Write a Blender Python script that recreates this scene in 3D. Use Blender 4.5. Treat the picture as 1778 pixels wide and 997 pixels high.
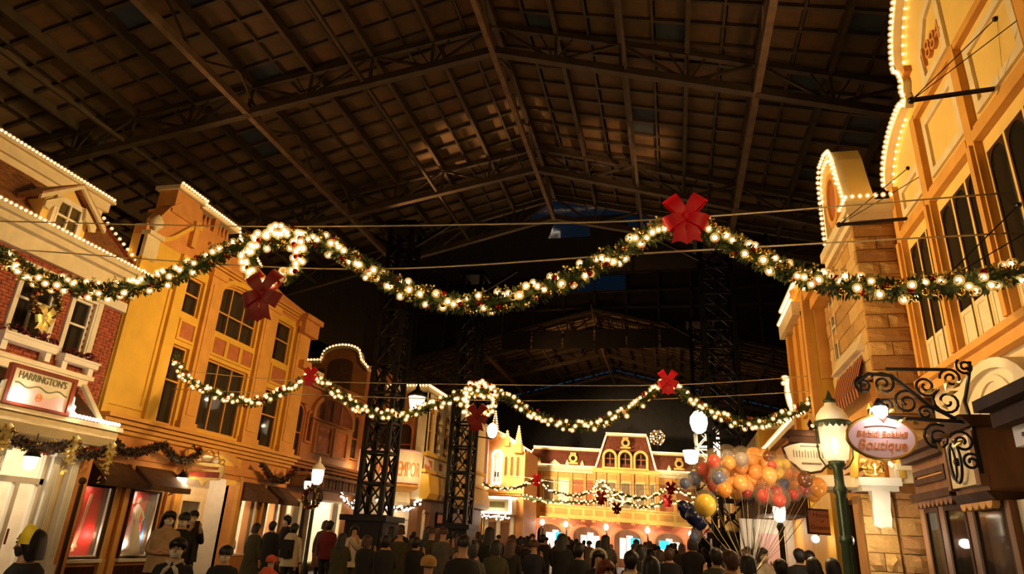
import bpy, math, random
from mathutils import Matrix, Vector
for _o in list(bpy.data.objects): bpy.data.objects.remove(_o)
SC = bpy.context.scene; COL = SC.collection
rnd = random.Random(11)
PI = math.pi

# ------------------------------------------------------------ camera
_cam = bpy.data.cameras.new('camera'); CAM = bpy.data.objects.new('camera', _cam); COL.objects.link(CAM)
_cam.sensor_width = 36.0; _cam.lens = 36.0*1150.0/1778.0; _cam.clip_end = 300
_Rt = Vector((0.9741, 0.2232, 0.0480)).normalized()
_Fw = Vector((-0.2260, 0.9073, 0.3551)); _Fw = (_Fw - _Rt*_Fw.dot(_Rt)).normalized()
_Up = _Rt.cross(_Fw)
CAM.matrix_world = Matrix(((_Rt.x,_Up.x,-_Fw.x,0),(_Rt.y,_Up.y,-_Fw.y,0),(_Rt.z,_Up.z,-_Fw.z,1.55),(0,0,0,1)))
SC.camera = CAM
SC.view_settings.view_transform = 'Standard'; SC.view_settings.look = 'None'
SC.view_settings.exposure = 0.15; SC.view_settings.gamma = 1.0
SC.view_settings.use_curve_mapping = False

# ------------------------------------------------------------ dusk sky
_w = bpy.data.worlds.new('dusk'); SC.world = _w; _w.use_nodes = True
_w.node_tree.nodes['Background'].inputs[0].default_value = (0.010, 0.05, 0.11, 1)
_w.node_tree.nodes['Background'].inputs[1].default_value = 0.5

# ------------------------------------------------------------ street flood lamps (on the facades opposite), roof uplights and added fill lights
AMBER = (1.0, 0.56, 0.19); GOLD = (1.0, 0.63, 0.24); WARM = (1.0, 0.74, 0.42); CREAM = (1.0, 0.84, 0.6)
def look(o, a, b):
    o.location = a; o.rotation_euler = (Vector(b)-Vector(a)).to_track_quat('-Z', 'Y').to_euler()
def spot(a, b, watt, ang, col=GOLD, size=0.25, blend=0.7):
    l = bpy.data.lights.new('flood_or_fill_lamp', 'SPOT'); l.energy = watt; l.spot_size = math.radians(ang); l.spot_blend = blend
    l.color = col; l.shadow_soft_size = size
    o = bpy.data.objects.new('flood_or_fill_lamp', l); COL.objects.link(o); look(o, a, b); return o
def point(p, watt, col=WARM, size=0.06):
    l = bpy.data.lights.new('lamp_or_fill_glow', 'POINT'); l.energy = watt; l.color = col; l.shadow_soft_size = size
    o = bpy.data.objects.new('lamp_or_fill_glow', l); COL.objects.link(o); o.location = p; return o
# left side, from the right roofs
spot((3.2, 13.2, 8.4), (-14, 11.0, 7.6), 4830, 46, GOLD)
spot((3.0, 17.2, 7.4), (-14, 15.5, 6.4), 4830, 44, GOLD)
spot((3.0, 19.0, 7.0), (-14, 20.5, 6.8), 4830, 46, AMBER)
spot((3.0, 21.5, 7.0), (-14, 27, 5.0), 1300, 46, AMBER)
# right side, from the left roofs
spot((-13.4, 10.2, 7.9), (4.2, 8.4, 8.2), 6825, 42, GOLD)
spot((-13.4, 13.0, 7.9), (4.0, 13.0, 6.5), 5250, 40, GOLD)
spot((-13.6, 18.0, 9.2), (3.6, 19.0, 6.0), 4550, 46, AMBER)
# hall across the far end
spot((-10.2, 36.0, 7.5), (-6.5, 50, 5.6), 13500, 52, WARM)
spot((2.6, 36.0, 7.0), (-1.5, 50, 5.6), 13500, 52, WARM)
spot((2.6, 33.0, 6.5), (-11.5, 44, 6.5), 3600, 40, AMBER)
spot((2.0, 22.0, 7.0), (-12.0, 32, 5.5), 3000, 46, AMBER)
# fill floods added behind the camera to light the big bow from the front
spot((3.4, -2.0, 7.5), (-3.0, 12.0, 5.0), 900, 60, GOLD)
spot((-13.0, -2.0, 7.5), (-6.0, 12.0, 4.6), 700, 60, GOLD)
point((-5.2, 1.6, 3.2), 150, WARM, .2)                    # added fill light beside the camera for the near faces, no lamp there
point((0.4, 1.0, 3.3), 22, WARM, .2)  # weaker added fill light further right, likewise without a lamp
# uplights on the parapets towards the roof
spot((-13.2, 23.2, 9.9), (-7.2, 21.4, 16.4), 3600, 24, (1.0, 0.5, 0.2))
spot((3.6, 18.5, 8.6), (-1.6, 22.2, 16.2), 2200, 22, (1.0, 0.5, 0.2))
spot((-13.5, 14.0, 9.4), (-8, 15.5, 16.0), 190, 100, (1.0, 0.52, 0.22))
spot((3.6, 14.0, 9.6), (-1, 14.5, 16.0), 150, 100, (1.0, 0.52, 0.22))
spot((-10.0, 42.5, 8.6), (-4, 49, 16.0), 1500, 80, (1.0, 0.5, 0.2))
spot((-14.3, 11.0, 10.6), (-20, 14, 13.0), 25, 110, (1.0, 0.52, 0.22))

# ------------------------------------------------------------ helpers
class Fr:
    """frame of a facade: u along it, d out of it; tilt lets z fall along u"""
    def __init__(s, o, u, n, tilt=0.0, uc=0.0): s.o, s.u, s.n, s.t, s.uc = o, u, n, tilt, uc
    def __call__(s, u, z, d=0.0):
        return (s.o[0]+s.u[0]*u+s.n[0]*d, s.o[1]+s.u[1]*u+s.n[1]*d, z+s.t*(u-s.uc))
LF = Fr((-14, 0), (0, 1), (1, 0))
class W0:
    def __call__(s, u, z, d=0.0): return (u, d, z)
WX = W0()                                             # u = X, d = Y, z = Z

class MB:
    def __init__(s): s.v, s.f = [], []
    def add(s, vs, fs):
        b = len(s.v); s.v.extend(vs); s.f.extend([tuple(i+b for i in f) for f in fs])
    def box(s, F, u0, u1, z0, z1, d0, d1):
        s.add([F(u,z,d) for d in (d0,d1) for z in (z0,z1) for u in (u0,u1)],
              [(0,1,3,2),(4,6,7,5),(0,4,5,1),(2,3,7,6),(0,2,6,4),(1,5,7,3)])
        return s
    def prism(s, F, pts, d0, d1):
        n = len(pts)
        s.add([F(u,z,d0) for u,z in pts]+[F(u,z,d1) for u,z in pts],
              [tuple(range(n))[::-1], tuple(range(n,2*n))]+[(i,(i+1)%n,n+(i+1)%n,n+i) for i in range(n)])
        return s
    def ring(s, F, out, inn, d0, d1, closed=True):
        n = len(out); vs = []
        for d in (d0,d1):
            vs += [F(u,z,d) for u,z in out]+[F(u,z,d) for u,z in inn]
        fs = []
        for i in range(n if closed else n-1):
            j = (i+1)%n
            fs += [(i,j,n+j,n+i),(2*n+i,3*n+i,3*n+j,2*n+j),(i,2*n+i,2*n+j,j),(n+i,n+j,3*n+j,3*n+i)]
        if not closed:
            for i in (0,n-1): fs.append((i,n+i,3*n+i,2*n+i))
        s.add(vs, fs); return s
    def tube(s, pts, r, n=6, closed=False, flat=None):
        P = [Vector(p) for p in pts]; m = len(P); R = r if isinstance(r,(list,tuple)) else [r]*m
        vs = []; up = None
        for i,p in enumerate(P):
            a = P[(i-1)%m] if (closed or i>0) else p
            b = P[(i+1)%m] if (closed or i<m-1) else p
            t = (b-a); t = t.normalized() if t.length>1e-9 else Vector((0,0,1))
            if up is None:
                up = Vector((0,0,1)) if abs(t.z)<0.9 else Vector((1,0,0))
            x = up-t*up.dot(t)
            if x.length<1e-6: x = t.orthogonal()
            x.normalize(); y = t.cross(x); up = x
            for k in range(n):
                a_ = 2*PI*k/n; vs.append(tuple(p+x*(R[i]*math.cos(a_))+y*(R[i]*math.sin(a_))))
        fs = []
        for i in range(m if closed else m-1):
            j = (i+1)%m
            for k in range(n): fs.append((i*n+k,i*n+(k+1)%n,j*n+(k+1)%n,j*n+k))
        if not closed: fs += [tuple(range(n))[::-1], tuple(range((m-1)*n,m*n))]
        s.add(vs, fs); return s
    def bar(s, p, q, w, h):
        p, q = Vector(p), Vector(q); t = (q-p).normalized()
        up = Vector((0,0,1)) if abs(t.z)<0.95 else Vector((0,1,0))
        x = t.cross(up).normalized()*(w/2); y = x.cross(t).normalized()*(h/2)
        s.add([tuple(c+x*a+y*b) for c in (p,q) for a,b in ((-1,-1),(1,-1),(1,1),(-1,1))],
              [(3,2,1,0),(4,5,6,7),(0,1,5,4),(1,2,6,5),(2,3,7,6),(3,0,4,7)]); return s
    def lathe(s, c, prof, n=12, a0=0, a1=2*PI):
        full = abs(a1-a0-2*PI)<1e-6; m = n if full else n+1; vs = []
        for r,z in prof:
            for k in range(m):
                a = a0+(a1-a0)*k/n; vs.append((c[0]+r*math.cos(a), c[1]+r*math.sin(a), c[2]+z))
        fs = []
        for i in range(len(prof)-1):
            for k in range(n):
                l = (k+1)%m if full else k+1
                fs.append((i*m+k,i*m+l,(i+1)*m+l,(i+1)*m+k))
        if full:
            if prof[0][0]>1e-4: fs.append(tuple(range(m))[::-1])
            if prof[-1][0]>1e-4: fs.append(tuple(range((len(prof)-1)*m,len(prof)*m)))
        s.add(vs, fs); return s
    def ball(s, c, r, n=8, m=6, sz=(1,1,1)):
        vs = [(c[0],c[1],c[2]-r*sz[2])]; fs = []
        for i in range(1,m):
            t = PI*i/m
            for k in range(n):
                a = 2*PI*k/n; vs.append((c[0]+r*sz[0]*math.sin(t)*math.cos(a), c[1]+r*sz[1]*math.sin(t)*math.sin(a), c[2]-r*sz[2]*math.cos(t)))
        vs.append((c[0],c[1],c[2]+r*sz[2])); L = len(vs)-1
        for k in range(n): fs.append((0,1+(k+1)%n,1+k)); fs.append((L,L-n+k,L-n+(k+1)%n))
        for i in range(m-2):
            for k in range(n):
                a = 1+i*n+k; b = 1+i*n+(k+1)%n; fs.append((a,b,b+n,a+n))
        s.add(vs, fs); return s
    def mesh(s, name, mat=None, smooth=False):
        me = bpy.data.meshes.new(name); me.from_pydata(s.v, [], s.f)
        if smooth: me.polygons.foreach_set('use_smooth', [True]*len(me.polygons))
        if mat:
            for m in (mat if isinstance(mat,(list,tuple)) else [mat]): me.materials.append(m)
        me.update(); return me
    def obj(s, name, mat, parent=None, smooth=False, stuff=False, label=None):
        return put(name, s.mesh(name, mat, smooth), parent, stuff=stuff, label=label)

def put(name, me, parent=None, loc=None, rot=None, scale=None, stuff=False, label=None):
    o = bpy.data.objects.new(name, me); COL.objects.link(o)
    if loc: o.location = loc
    if rot: o.rotation_euler = rot
    if scale: o.scale = scale
    if parent is not None:
        o.parent = parent; o.matrix_parent_inverse = PINV.get(parent.name, Matrix())
    if stuff: o['kind'] = 'stuff'
    if label: o['label'] = label
    return o
PINV = {}
def thing(name, label, cat, loc=(0,0,0), group=None):
    o = bpy.data.objects.new(name, None); COL.objects.link(o); o.location = loc; o.empty_display_size = 0.2
    o['label'] = label; o['category'] = cat
    if group: o['group'] = group
    PINV[o.name] = Matrix.Translation(-Vector(loc)); return o
def struct(name):
    o = bpy.data.objects.new(name, None); COL.objects.link(o); o['kind'] = 'structure'; return o
def tag(o, label, cat, group=None):
    o['label'] = label; o['category'] = cat
    if group: o['group'] = group
    return o

# ------------------------------------------------------------ materials
def mat(name, col, rough=0.6, metal=0.0, var=0.15, scale=6.0, bump=0.0, spec=0.4, stretch=None):
    m = bpy.data.materials.new(name); m.use_nodes = True; t = m.node_tree; b = t.nodes['Principled BSDF']
    b.inputs['Roughness'].default_value = rough; b.inputs['Metallic'].default_value = metal
    b.inputs['Specular IOR Level'].default_value = spec
    tc = t.nodes.new('ShaderNodeTexCoord'); nz = t.nodes.new('ShaderNodeTexNoise'); nz.inputs['Scale'].default_value = scale
    nz.inputs['Detail'].default_value = 4
    src = tc.outputs['Object']
    if stretch:
        mp = t.nodes.new('ShaderNodeMapping'); mp.inputs['Scale'].default_value = stretch; t.links.new(src, mp.inputs[0]); src = mp.outputs[0]
    t.links.new(src, nz.inputs['Vector'])
    cr = t.nodes.new('ShaderNodeValToRGB'); c0 = [max(0,c*(1-var)) for c in col]; c1 = [min(1,c*(1+var)) for c in col]
    cr.color_ramp.elements[0].color = (*c0,1); cr.color_ramp.elements[1].color = (*c1,1)
    cr.color_ramp.elements[0].position = 0.3; cr.color_ramp.elements[1].position = 0.7
    t.links.new(nz.outputs['Fac'], cr.inputs[0]); t.links.new(cr.outputs[0], b.inputs['Base Color'])
    if bump:
        bp = t.nodes.new('ShaderNodeBump'); bp.inputs['Strength'].default_value = bump; bp.inputs['Distance'].default_value = 0.02
        t.links.new(nz.outputs['Fac'], bp.inputs['Height']); t.links.new(bp.outputs[0], b.inputs['Normal'])
    return m
def matvar(name, cols, rough=0.6, metal=0.0, bump=0.0, scale=8.0):
    """colour picked per object (Object Info random) for bricks, stones, panels"""
    m = mat(name, cols[0], rough, metal, 0.2, scale, bump); t = m.node_tree; b = t.nodes['Principled BSDF']
    oi = t.nodes.new('ShaderNodeObjectInfo'); cr = t.nodes.new('ShaderNodeValToRGB'); cr.color_ramp.interpolation = 'CONSTANT'
    e = cr.color_ramp.elements
    while len(e) < len(cols): e.new(0.5)
    for i,c in enumerate(cols): e[i].position = i/len(cols); e[i].color = (*c,1)
    t.links.new(oi.outputs['Random'], cr.inputs[0])
    mx = t.nodes.new('ShaderNodeMixRGB'); mx.blend_type = 'MULTIPLY'; mx.inputs[0].default_value = 1.0
    nz = [n for n in t.nodes if n.type=='TEX_NOISE'][0]
    g = t.nodes.new('ShaderNodeValToRGB'); g.color_ramp.elements[0].color = (.7,.7,.7,1); g.color_ramp.elements[0].position=.3; g.color_ramp.elements[1].position=.7
    t.links.new(nz.outputs['Fac'], g.inputs[0]); t.links.new(cr.outputs[0], mx.inputs[1]); t.links.new(g.outputs[0], mx.inputs[2])
    t.links.new(mx.outputs[0], b.inputs['Base Color']); return m
def emit(name, col, s):
    m = bpy.data.materials.new(name); m.use_nodes = True; t = m.node_tree
    for n in list(t.nodes): t.nodes.remove(n)
    e = t.nodes.new('ShaderNodeEmission'); e.inputs[0].default_value = (*col,1); e.inputs[1].default_value = s
    o = t.nodes.new('ShaderNodeOutputMaterial'); t.links.new(e.outputs[0], o.inputs[0]); return m
def clear(name, tint, alpha=0.25, rough=0.08):
    m = bpy.data.materials.new(name); m.use_nodes = True; t = m.node_tree; b = t.nodes['Principled BSDF']
    b.inputs['Base Color'].default_value = (*tint,1); b.inputs['Roughness'].default_value = rough
    b.inputs['Alpha'].default_value = alpha; b.inputs['Specular IOR Level'].default_value = 0.6; return m

M = dict(
 steel=mat('roof_steel', (.085,.062,.036), .55, .2, .25, 3),
 steel2=mat('roof_steel_rust', (.20,.13,.07), .6, .1, .25, 3),
 towersteel=mat('tower_iron', (.007,.006,.005), .5, .3, .3, 3),
 floor=mat('street_paving', (.05,.03,.022), .55, 0, .3, 2.0, .2),
 hallwall=mat('hall_cladding', (.03,.024,.018), .8, 0, .2, 2),
 white=mat('white_paint', (.78,.70,.56), .5, 0, .06, 5),
 cream=mat('cream_paint', (.74,.62,.40), .55, 0, .08, 4),
 yellow=mat('yellow_paint', (.72,.43,.055), .55, 0, .08, 2.5),
 ochre=mat('ochre_paint', (.66,.33,.07), .6, 0, .1, 3),
 umber=mat('umber_stucco', (.36,.145,.045), .65, 0, .12, 3),
 pale=mat('pale_yellow_paint', (.80,.56,.17), .55, 0, .06, 2.5),
 hallyellow=mat('hall_cream_yellow', (.82,.52,.13), .55, 0, .08, 3),
 orange=mat('orange_stucco', (.60,.26,.07), .65, 0, .12, 3),
 terra=mat('terracotta_panel', (.44,.14,.05), .65, 0, .15, 5),
 brownwood=mat('brown_wood', (.19,.078,.025), .65, 0, .3, 5, .1, stretch=(1,1,.2)),
 darkwood=mat('dark_wood', (.06,.025,.010), .75, 0, .3, 5, .1, .12, stretch=(1,1,.2)),
 brick=mat('red_brick', (.36,.085,.04), .75, 0, .45, 9, .3),
 mortar=mat('mortar', (.22,.13,.09), .9, 0, .2, 9),
 shingle=mat('roof_shingle', (.38,.17,.065), .75, 0, .35, 9, .2),
 slate=mat('maroon_slate', (.20,.055,.028), .7, 0, .3, 6, .1),
 glass=mat('dark_window_glass', (.022,.018,.013), .08, 0, .2, 2, 0, .6),
 curtain=mat('curtain_cloth', (.26,.18,.10), .85, 0, .3, 6, .2, stretch=(1,8,.3)),
 black=mat('black_iron', (.012,.011,.010), .4, .4, .2, 6),
 gold=mat('gilt', (.85,.55,.16), .28, .9, .15, 6),
 lampgreen=mat('lamp_post_green', (.022,.036,.016), .38, .2, .25, 6),
 string=mat('dark_cord', (.03,.02,.014), .6, 0, .2, 6),
 wire=mat('steel_cable', (.62,.5,.3), .35, .6, .1, 6),
 fir=mat('fir_green', (.05,.075,.016), .6, 0, .5, 14),
 firbrown=mat('dry_fir_garland', (.06,.035,.02), .6, 0, .5, 14),
 goldleaf=mat('gold_leaf', (.80,.62,.22), .35, .5, .25, 12),
 redball=mat('red_bauble', (.42,.018,.012), .14, .45, .1, 5),
 goldball=mat('gold_bauble', (.85,.50,.12), .12, .9, .1, 5),
 ribbon=mat('red_ribbon', (.72,.004,.022), .5, 0, .2, 4, .1),
 darkribbon=mat('burgundy_ribbon', (.24,.004,.004), .5, 0, .2, 4, .1),
 flower=mat('burgundy_petals', (.13,.008,.012), .7, 0, .5, 14),
 pillar=mat('white_plaster', (.86,.82,.74), .5, 0, .05, 5),
 awning=mat('brown_awning_cloth', (.10,.045,.018), .85, 0, .25, 6, .1),
 signpink=mat('pink_enamel', (.86,.56,.56), .4, 0, .05, 4),
 signcream=mat('cream_enamel', (.82,.72,.50), .4, 0, .06, 4),
 signorange=mat('orange_lettering', (.80,.25,.06), .4, 0, .1, 5),
 signgrey=mat('grey_green_lettering', (.20,.19,.13), .5, 0, .1, 5),
 mahogany=mat('mahogany', (.24,.04,.018), .35, 0, .3, 5, .05, stretch=(1,1,.2)),
 brownsign=mat('brown_sign_board', (.34,.11,.045), .5, 0, .2, 5),
 bulb=emit('warm_bulb', (1.0,.60,.22), 13.0),
 bulbw=emit('cool_white_bulb', (1.0,.86,.66), 12.0),
 globe=emit('lit_globe', (1.0,.80,.55), 2.2),
 flame=emit('lamp_flame', (1.0,.78,.5), 14.0),
 shopglow=emit('lit_shop_ceiling', (1.0,.86,.66), 3.0),
 shopwall=mat('shop_back_wall', (.70,.58,.42), .7, 0, .12, 4),
 redlit=mat('red_display_cloth', (.78,.012,.008), .7, 0, .15, 5),
 lampglass=clear('lamp_glass', (1,.93,.8), .16, .15),
 milkglass=clear('ribbed_lamp_glass', (1,.9,.75), .5, .4),
 pane=clear('window_pane', (.03,.026,.02), .42, .05),
 skyglass=clear('lantern_glass', (.02,.025,.03), .6, .05),
)
M['stone'] = matvar('sandstone', [(.66,.40,.13),(.58,.33,.10),(.70,.46,.18),(.50,.28,.09)], .8, 0, .5, 10)
M['roughstone'] = matvar('rough_sandstone', [(.56,.31,.10),(.48,.25,.08),(.62,.38,.14),(.44,.22,.075)], .85, 0, 1.0, 12)
M['panel'] = matvar('roof_panel_board', [(.15,.09,.042),(.13,.085,.04),(.17,.088,.04),(.14,.088,.038),(.15,.092,.046),(.14,.085,.04),(.15,.092,.045),(.165,.09,.042),(.125,.08,.04),(.15,.09,.038),(.14,.09,.04),(.16,.09,.04),(.15,.088,.04),(.045,.06,.075)], .75, 0, .2, 3)

# small shared meshes
# a bulb is a hot core inside a glowing amber shell that imitates its halo
_g = bpy.data.materials.new('bulb_halo_shell'); _g.use_nodes = True; _t = _g.node_tree
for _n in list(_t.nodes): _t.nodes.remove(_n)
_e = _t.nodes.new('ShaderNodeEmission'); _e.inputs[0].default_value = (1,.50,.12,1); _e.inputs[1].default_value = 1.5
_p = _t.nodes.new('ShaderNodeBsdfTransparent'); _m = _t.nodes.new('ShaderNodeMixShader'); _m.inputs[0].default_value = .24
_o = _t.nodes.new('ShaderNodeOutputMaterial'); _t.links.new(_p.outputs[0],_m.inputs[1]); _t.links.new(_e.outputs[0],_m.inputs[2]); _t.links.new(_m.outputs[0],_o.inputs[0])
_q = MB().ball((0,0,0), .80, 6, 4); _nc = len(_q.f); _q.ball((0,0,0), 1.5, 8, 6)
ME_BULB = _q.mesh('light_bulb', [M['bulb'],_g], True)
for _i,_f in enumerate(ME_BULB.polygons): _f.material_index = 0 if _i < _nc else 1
ME_BULBW = MB().ball((0,0,0), 1.0, 6, 4).mesh('light_bulb', M['bulbw'], True)
ME_RED = MB().ball((0,0,0), 1.0, 10, 7).mesh('red_bauble', M['redball'], True)
ME_GOLD = MB().ball((0,0,0), 1.0, 10, 7).mesh('gold_bauble', M['goldball'], True)
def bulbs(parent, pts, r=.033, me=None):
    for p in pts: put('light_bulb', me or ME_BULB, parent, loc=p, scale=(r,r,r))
def along(pts, step, off=0.5):
    """points spaced along a polyline"""
    P = [Vector(p) for p in pts]; out = []; carry = step*off
    for a,b in zip(P, P[1:]):
        L = (b-a).length; t = carry
        while t < L: out.append(tuple(a.lerp(b, t/L))); t += step
        carry = t-L
    return out
def smooth_path(pts, n=8):
    P = [Vector(p) for p in pts]; out = []
    for i in range(len(P)-1):
        p0 = P[max(i-1,0)]; p1 = P[i]; p2 = P[i+1]; p3 = P[min(i+2,len(P)-1)]
        for k in range(n):
            t = k/n; out.append(0.5*((2*p1)+(p2-p0)*t+(2*p0-5*p1+4*p2-p3)*t*t+(3*p1-p0-3*p2+p3)*t**3))
    out.append(P[-1]); return out
def wall(mb, F, u0, u1, z0, z1, holes, d0, d1):
    us = sorted({u0,u1,*[h for q in holes for h in q[:2] if u0<h<u1]}); zs = sorted({z0,z1,*[h for q in holes for h in q[2:4] if z0<h<z1]})
    for a,b in zip(us,us[1:]):
        for c,d in zip(zs,zs[1:]):
            m,n = (a+b)/2,(c+d)/2
            if not any(h[0]<m<h[1] and h[2]<n<h[3] for h in holes): mb.box(F,a,b,c,d,d0,d1)
def archpts(u0, u1, z0, zs, rise, n=10):
    c = (u0+u1)/2; w = (u1-u0)/2
    return [(u0,z0)]+[(c-w*math.cos(PI*k/n), zs+rise*math.sin(PI*k/n)) for k in range(n+1)]+[(u1,z0)]
def inset(pts, t):
    """shrink an outline towards the inside by t (outline listed around its centre)"""
    cu = (min(p[0] for p in pts)+max(p[0] for p in pts))/2; cz = (min(p[1] for p in pts)+max(p[1] for p in pts))/2
    hu = (max(p[0] for p in pts)-min(p[0] for p in pts))/2; hz = (max(p[1] for p in pts)-min(p[1] for p in pts))/2
    return [(cu+(p[0]-cu)*(1-t/hu), cz+(p[1]-cz)*(1-t/hz)) for p in pts]
def window(F, parent, u0, u1, z0, z1, rise=0.0, cols=1, rows=2, fm='white', d=-.10, curtain='curtain', fw=.06, lit=None, hole=True, fd=.05):
    """window in a wall hole: frame with mullions, a pane for each light, a curtain and a dark back"""
    zs = z1-rise
    out = archpts(u0,u1,z0,zs,rise) if rise else [(u0,z0),(u0,z1),(u1,z1),(u1,z0)]
    mb = MB().ring(F, out, inset(out,fw), d-fd, d+fd)
    if rise and hole:
        n = len(out); mid = 1+(n-2)//2
        mb.prism(F, [(u0,z1),(u0,zs)]+out[1:mid+1]+[((u0+u1)/2,z1)], d-.05, max(d+fd,-.0) if d > -.2 else d+.1)
        mb.prism(F, [((u0+u1)/2,z1)]+out[mid:n-1]+[(u1,zs),(u1,z1)], d-.05, max(d+fd,-.0))
    for i in range(1,cols):
        u = u0+(u1-u0)*i/cols; mb.box(F,u-.022,u+.022,z0+fw,z1-fw*(1.2 if rise else 1),d-.035,d+.045)
    zz = z0+(zs-z0)*.55 if rows==2 else None
    if rows==2: mb.box(F,u0+fw,u1-fw,zz-.025,zz+.025,d-.035,d+.04)
    w = mb.obj('window', M[fm], parent)
    w.matrix_parent_inverse = PINV.get(parent.name, Matrix())
    for i in range(cols):
        a = u0+(u1-u0)*i/cols+.03; b = u0+(u1-u0)*(i+1)/cols-.03
        lo,hi = z0+fw, z1-fw*.9
        if rise:                                         # clip the top of this light to the arch
            c = (u0+u1)/2; hw = (u1-u0)/2-fw
            top = [(b-(b-a)*k/5, zs+(rise-fw)*math.sqrt(max(0,1-(((b-(b-a)*k/5)-c)/hw)**2))) for k in range(6)]
            pts = [(a,lo),(b,lo)]+top
        else: pts = [(a,lo),(b,lo),(b,hi),(a,hi)]
        MB().prism(F, pts, d-.012, d).obj('pane', M['pane'], w)
    if curtain:
        n = 14*cols; vs = []; mbc = MB()
        for k in range(n+1):
            u = u0+.04+(u1-u0-.08)*k/n; dd = d-.14+.03*math.sin(k*1.9)
            vs += [F(u,z0+.05,dd), F(u,z1-.06,dd)]
        mbc.add(vs, [(2*k,2*k+2,2*k+3,2*k+1) for k in range(n) if not (n//2-1 <= k%(n//cols or 1) <= n//2 and cols==1)])
        mbc.obj('curtain', M[curtain], w)
    MB().box(F,u0-.05,u1+.05,z0-.05,z1+.05,d-.30,d-.26).obj('window_back', M['glass'] if not lit else M[lit], w)
    return w
def text(body, F, u, z, d, size, m, parent, name='lettering', depth=.01, align='CENTER', shear=0.0, sx=1.0, rot=0.0, flip=1, up=None):
    """flat lettering on a facade frame"""
    cu = bpy.data.curves.new('txt','FONT'); cu.body = body; cu.size = size; cu.extrude = depth; cu.align_x = align; cu.align_y = 'CENTER'; cu.shear = shear
    o = bpy.data.objects.new('txt', cu); COL.objects.link(o)
    me = bpy.data.meshes.new_from_object(o); bpy.data.objects.remove(o)
    ca, sa = math.cos(rot), math.sin(rot)
    for v in me.vertices:
        x,y,zz = v.co; x *= sx*flip; x,y = x*ca-y*sa, x*sa+y*ca
        v.co = F(u+x, z+y, d+zz)
    me.materials.clear(); me.materials.append(M[m]); return put(name, me, parent)
# ------------------------------------------------------------ setting: floor, hall walls, roof
fl = MB().box(WX,-29,19,-.3,0,-6,62).obj('floor', M['floor']); fl['kind'] = 'structure'
o = MB().box(WX,-29.3,-29,-.3,12,-6,62).obj('wall_left', M['hallwall']); o['kind'] = 'structure'
o = MB().box(WX,19,19.3,-.3,12,-6,62).obj('wall_right', M['hallwall']); o['kind'] = 'structure'
o = MB().prism(WX,[(-29,-.3),(-29,10.9),(-4.9,16.9),(19,10.9),(19,-.3)],62,62.3).obj('wall_far', M['hallwall']); o['kind'] = 'structure'

o = MB().box(WX,-29,19,-.3,17,-6.3,-6).obj('wall_near_sky_block', M['hallwall']); o['kind'] = 'structure'  # added unseen wall, keeps sky light from behind the camera out
RX = -4.9; SL = .25
def deck(x, up=0): return 16.85+up-SL*abs(x-RX)
def chord(x): return 15.55-SL*abs(x-RX)
ceil = struct('ceiling')
ME_PANEL = MB().box(WX,-.5,.5,-.5,.5,-.5,.5).mesh('roof_panel', M['panel'])
PW, PL = .96, .84
cells = []
for (ya,yb) in ((-4,27.1),(44.2,61)):
    for side in (-1,1):
        for i in range(25):
            xm = RX+side*(.06+PW*(i+.5))
            if not -28.6 < xm < 18.8: continue
            n = int((yb-ya)/PL)
            for j in range(n): cells.append((xm, ya+PL*(j+.5), side))
def seen(c):
    v = Vector((c[0],c[1],deck(c[0])-1.55)); z = v.dot(_Fw)
    if z < 1: return None
    px, py = 889+1150*v.dot(_Rt)/z, 498-1150*v.dot(_Up)/z
    return z if -60 < px < 1840 and -60 < py < 640 and c[0] > -17.5 else None
vis = sorted([c for c in cells if seen(c)], key=seen); near = set(vis[:300]); rest = MB()
ang = math.atan(SL)
for c in cells:
    z = deck(c[0])+rnd.uniform(-.012,.012)
    if c in near:
        put('roof_panel', ME_PANEL, ceil, loc=(c[0],c[1],z), rot=(0,ang*c[2],0), scale=(PW*.93/math.cos(ang),PL*.93,.04))
    else:
        w = PW*.465; l = PL*.465
        rest.add([(c[0]+a*w, c[1]+b*l, z-c[2]*SL*a*w) for a,b in ((-1,-1),(1,-1),(1,1),(-1,1))], [(3,2,1,0)])
me = rest.mesh('far_roof_panels', mat('far_panel_board', (.18,.115,.055), .75, 0, .45, .8))
put('far_roof_panels', me, ceil, stuff=True)
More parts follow.
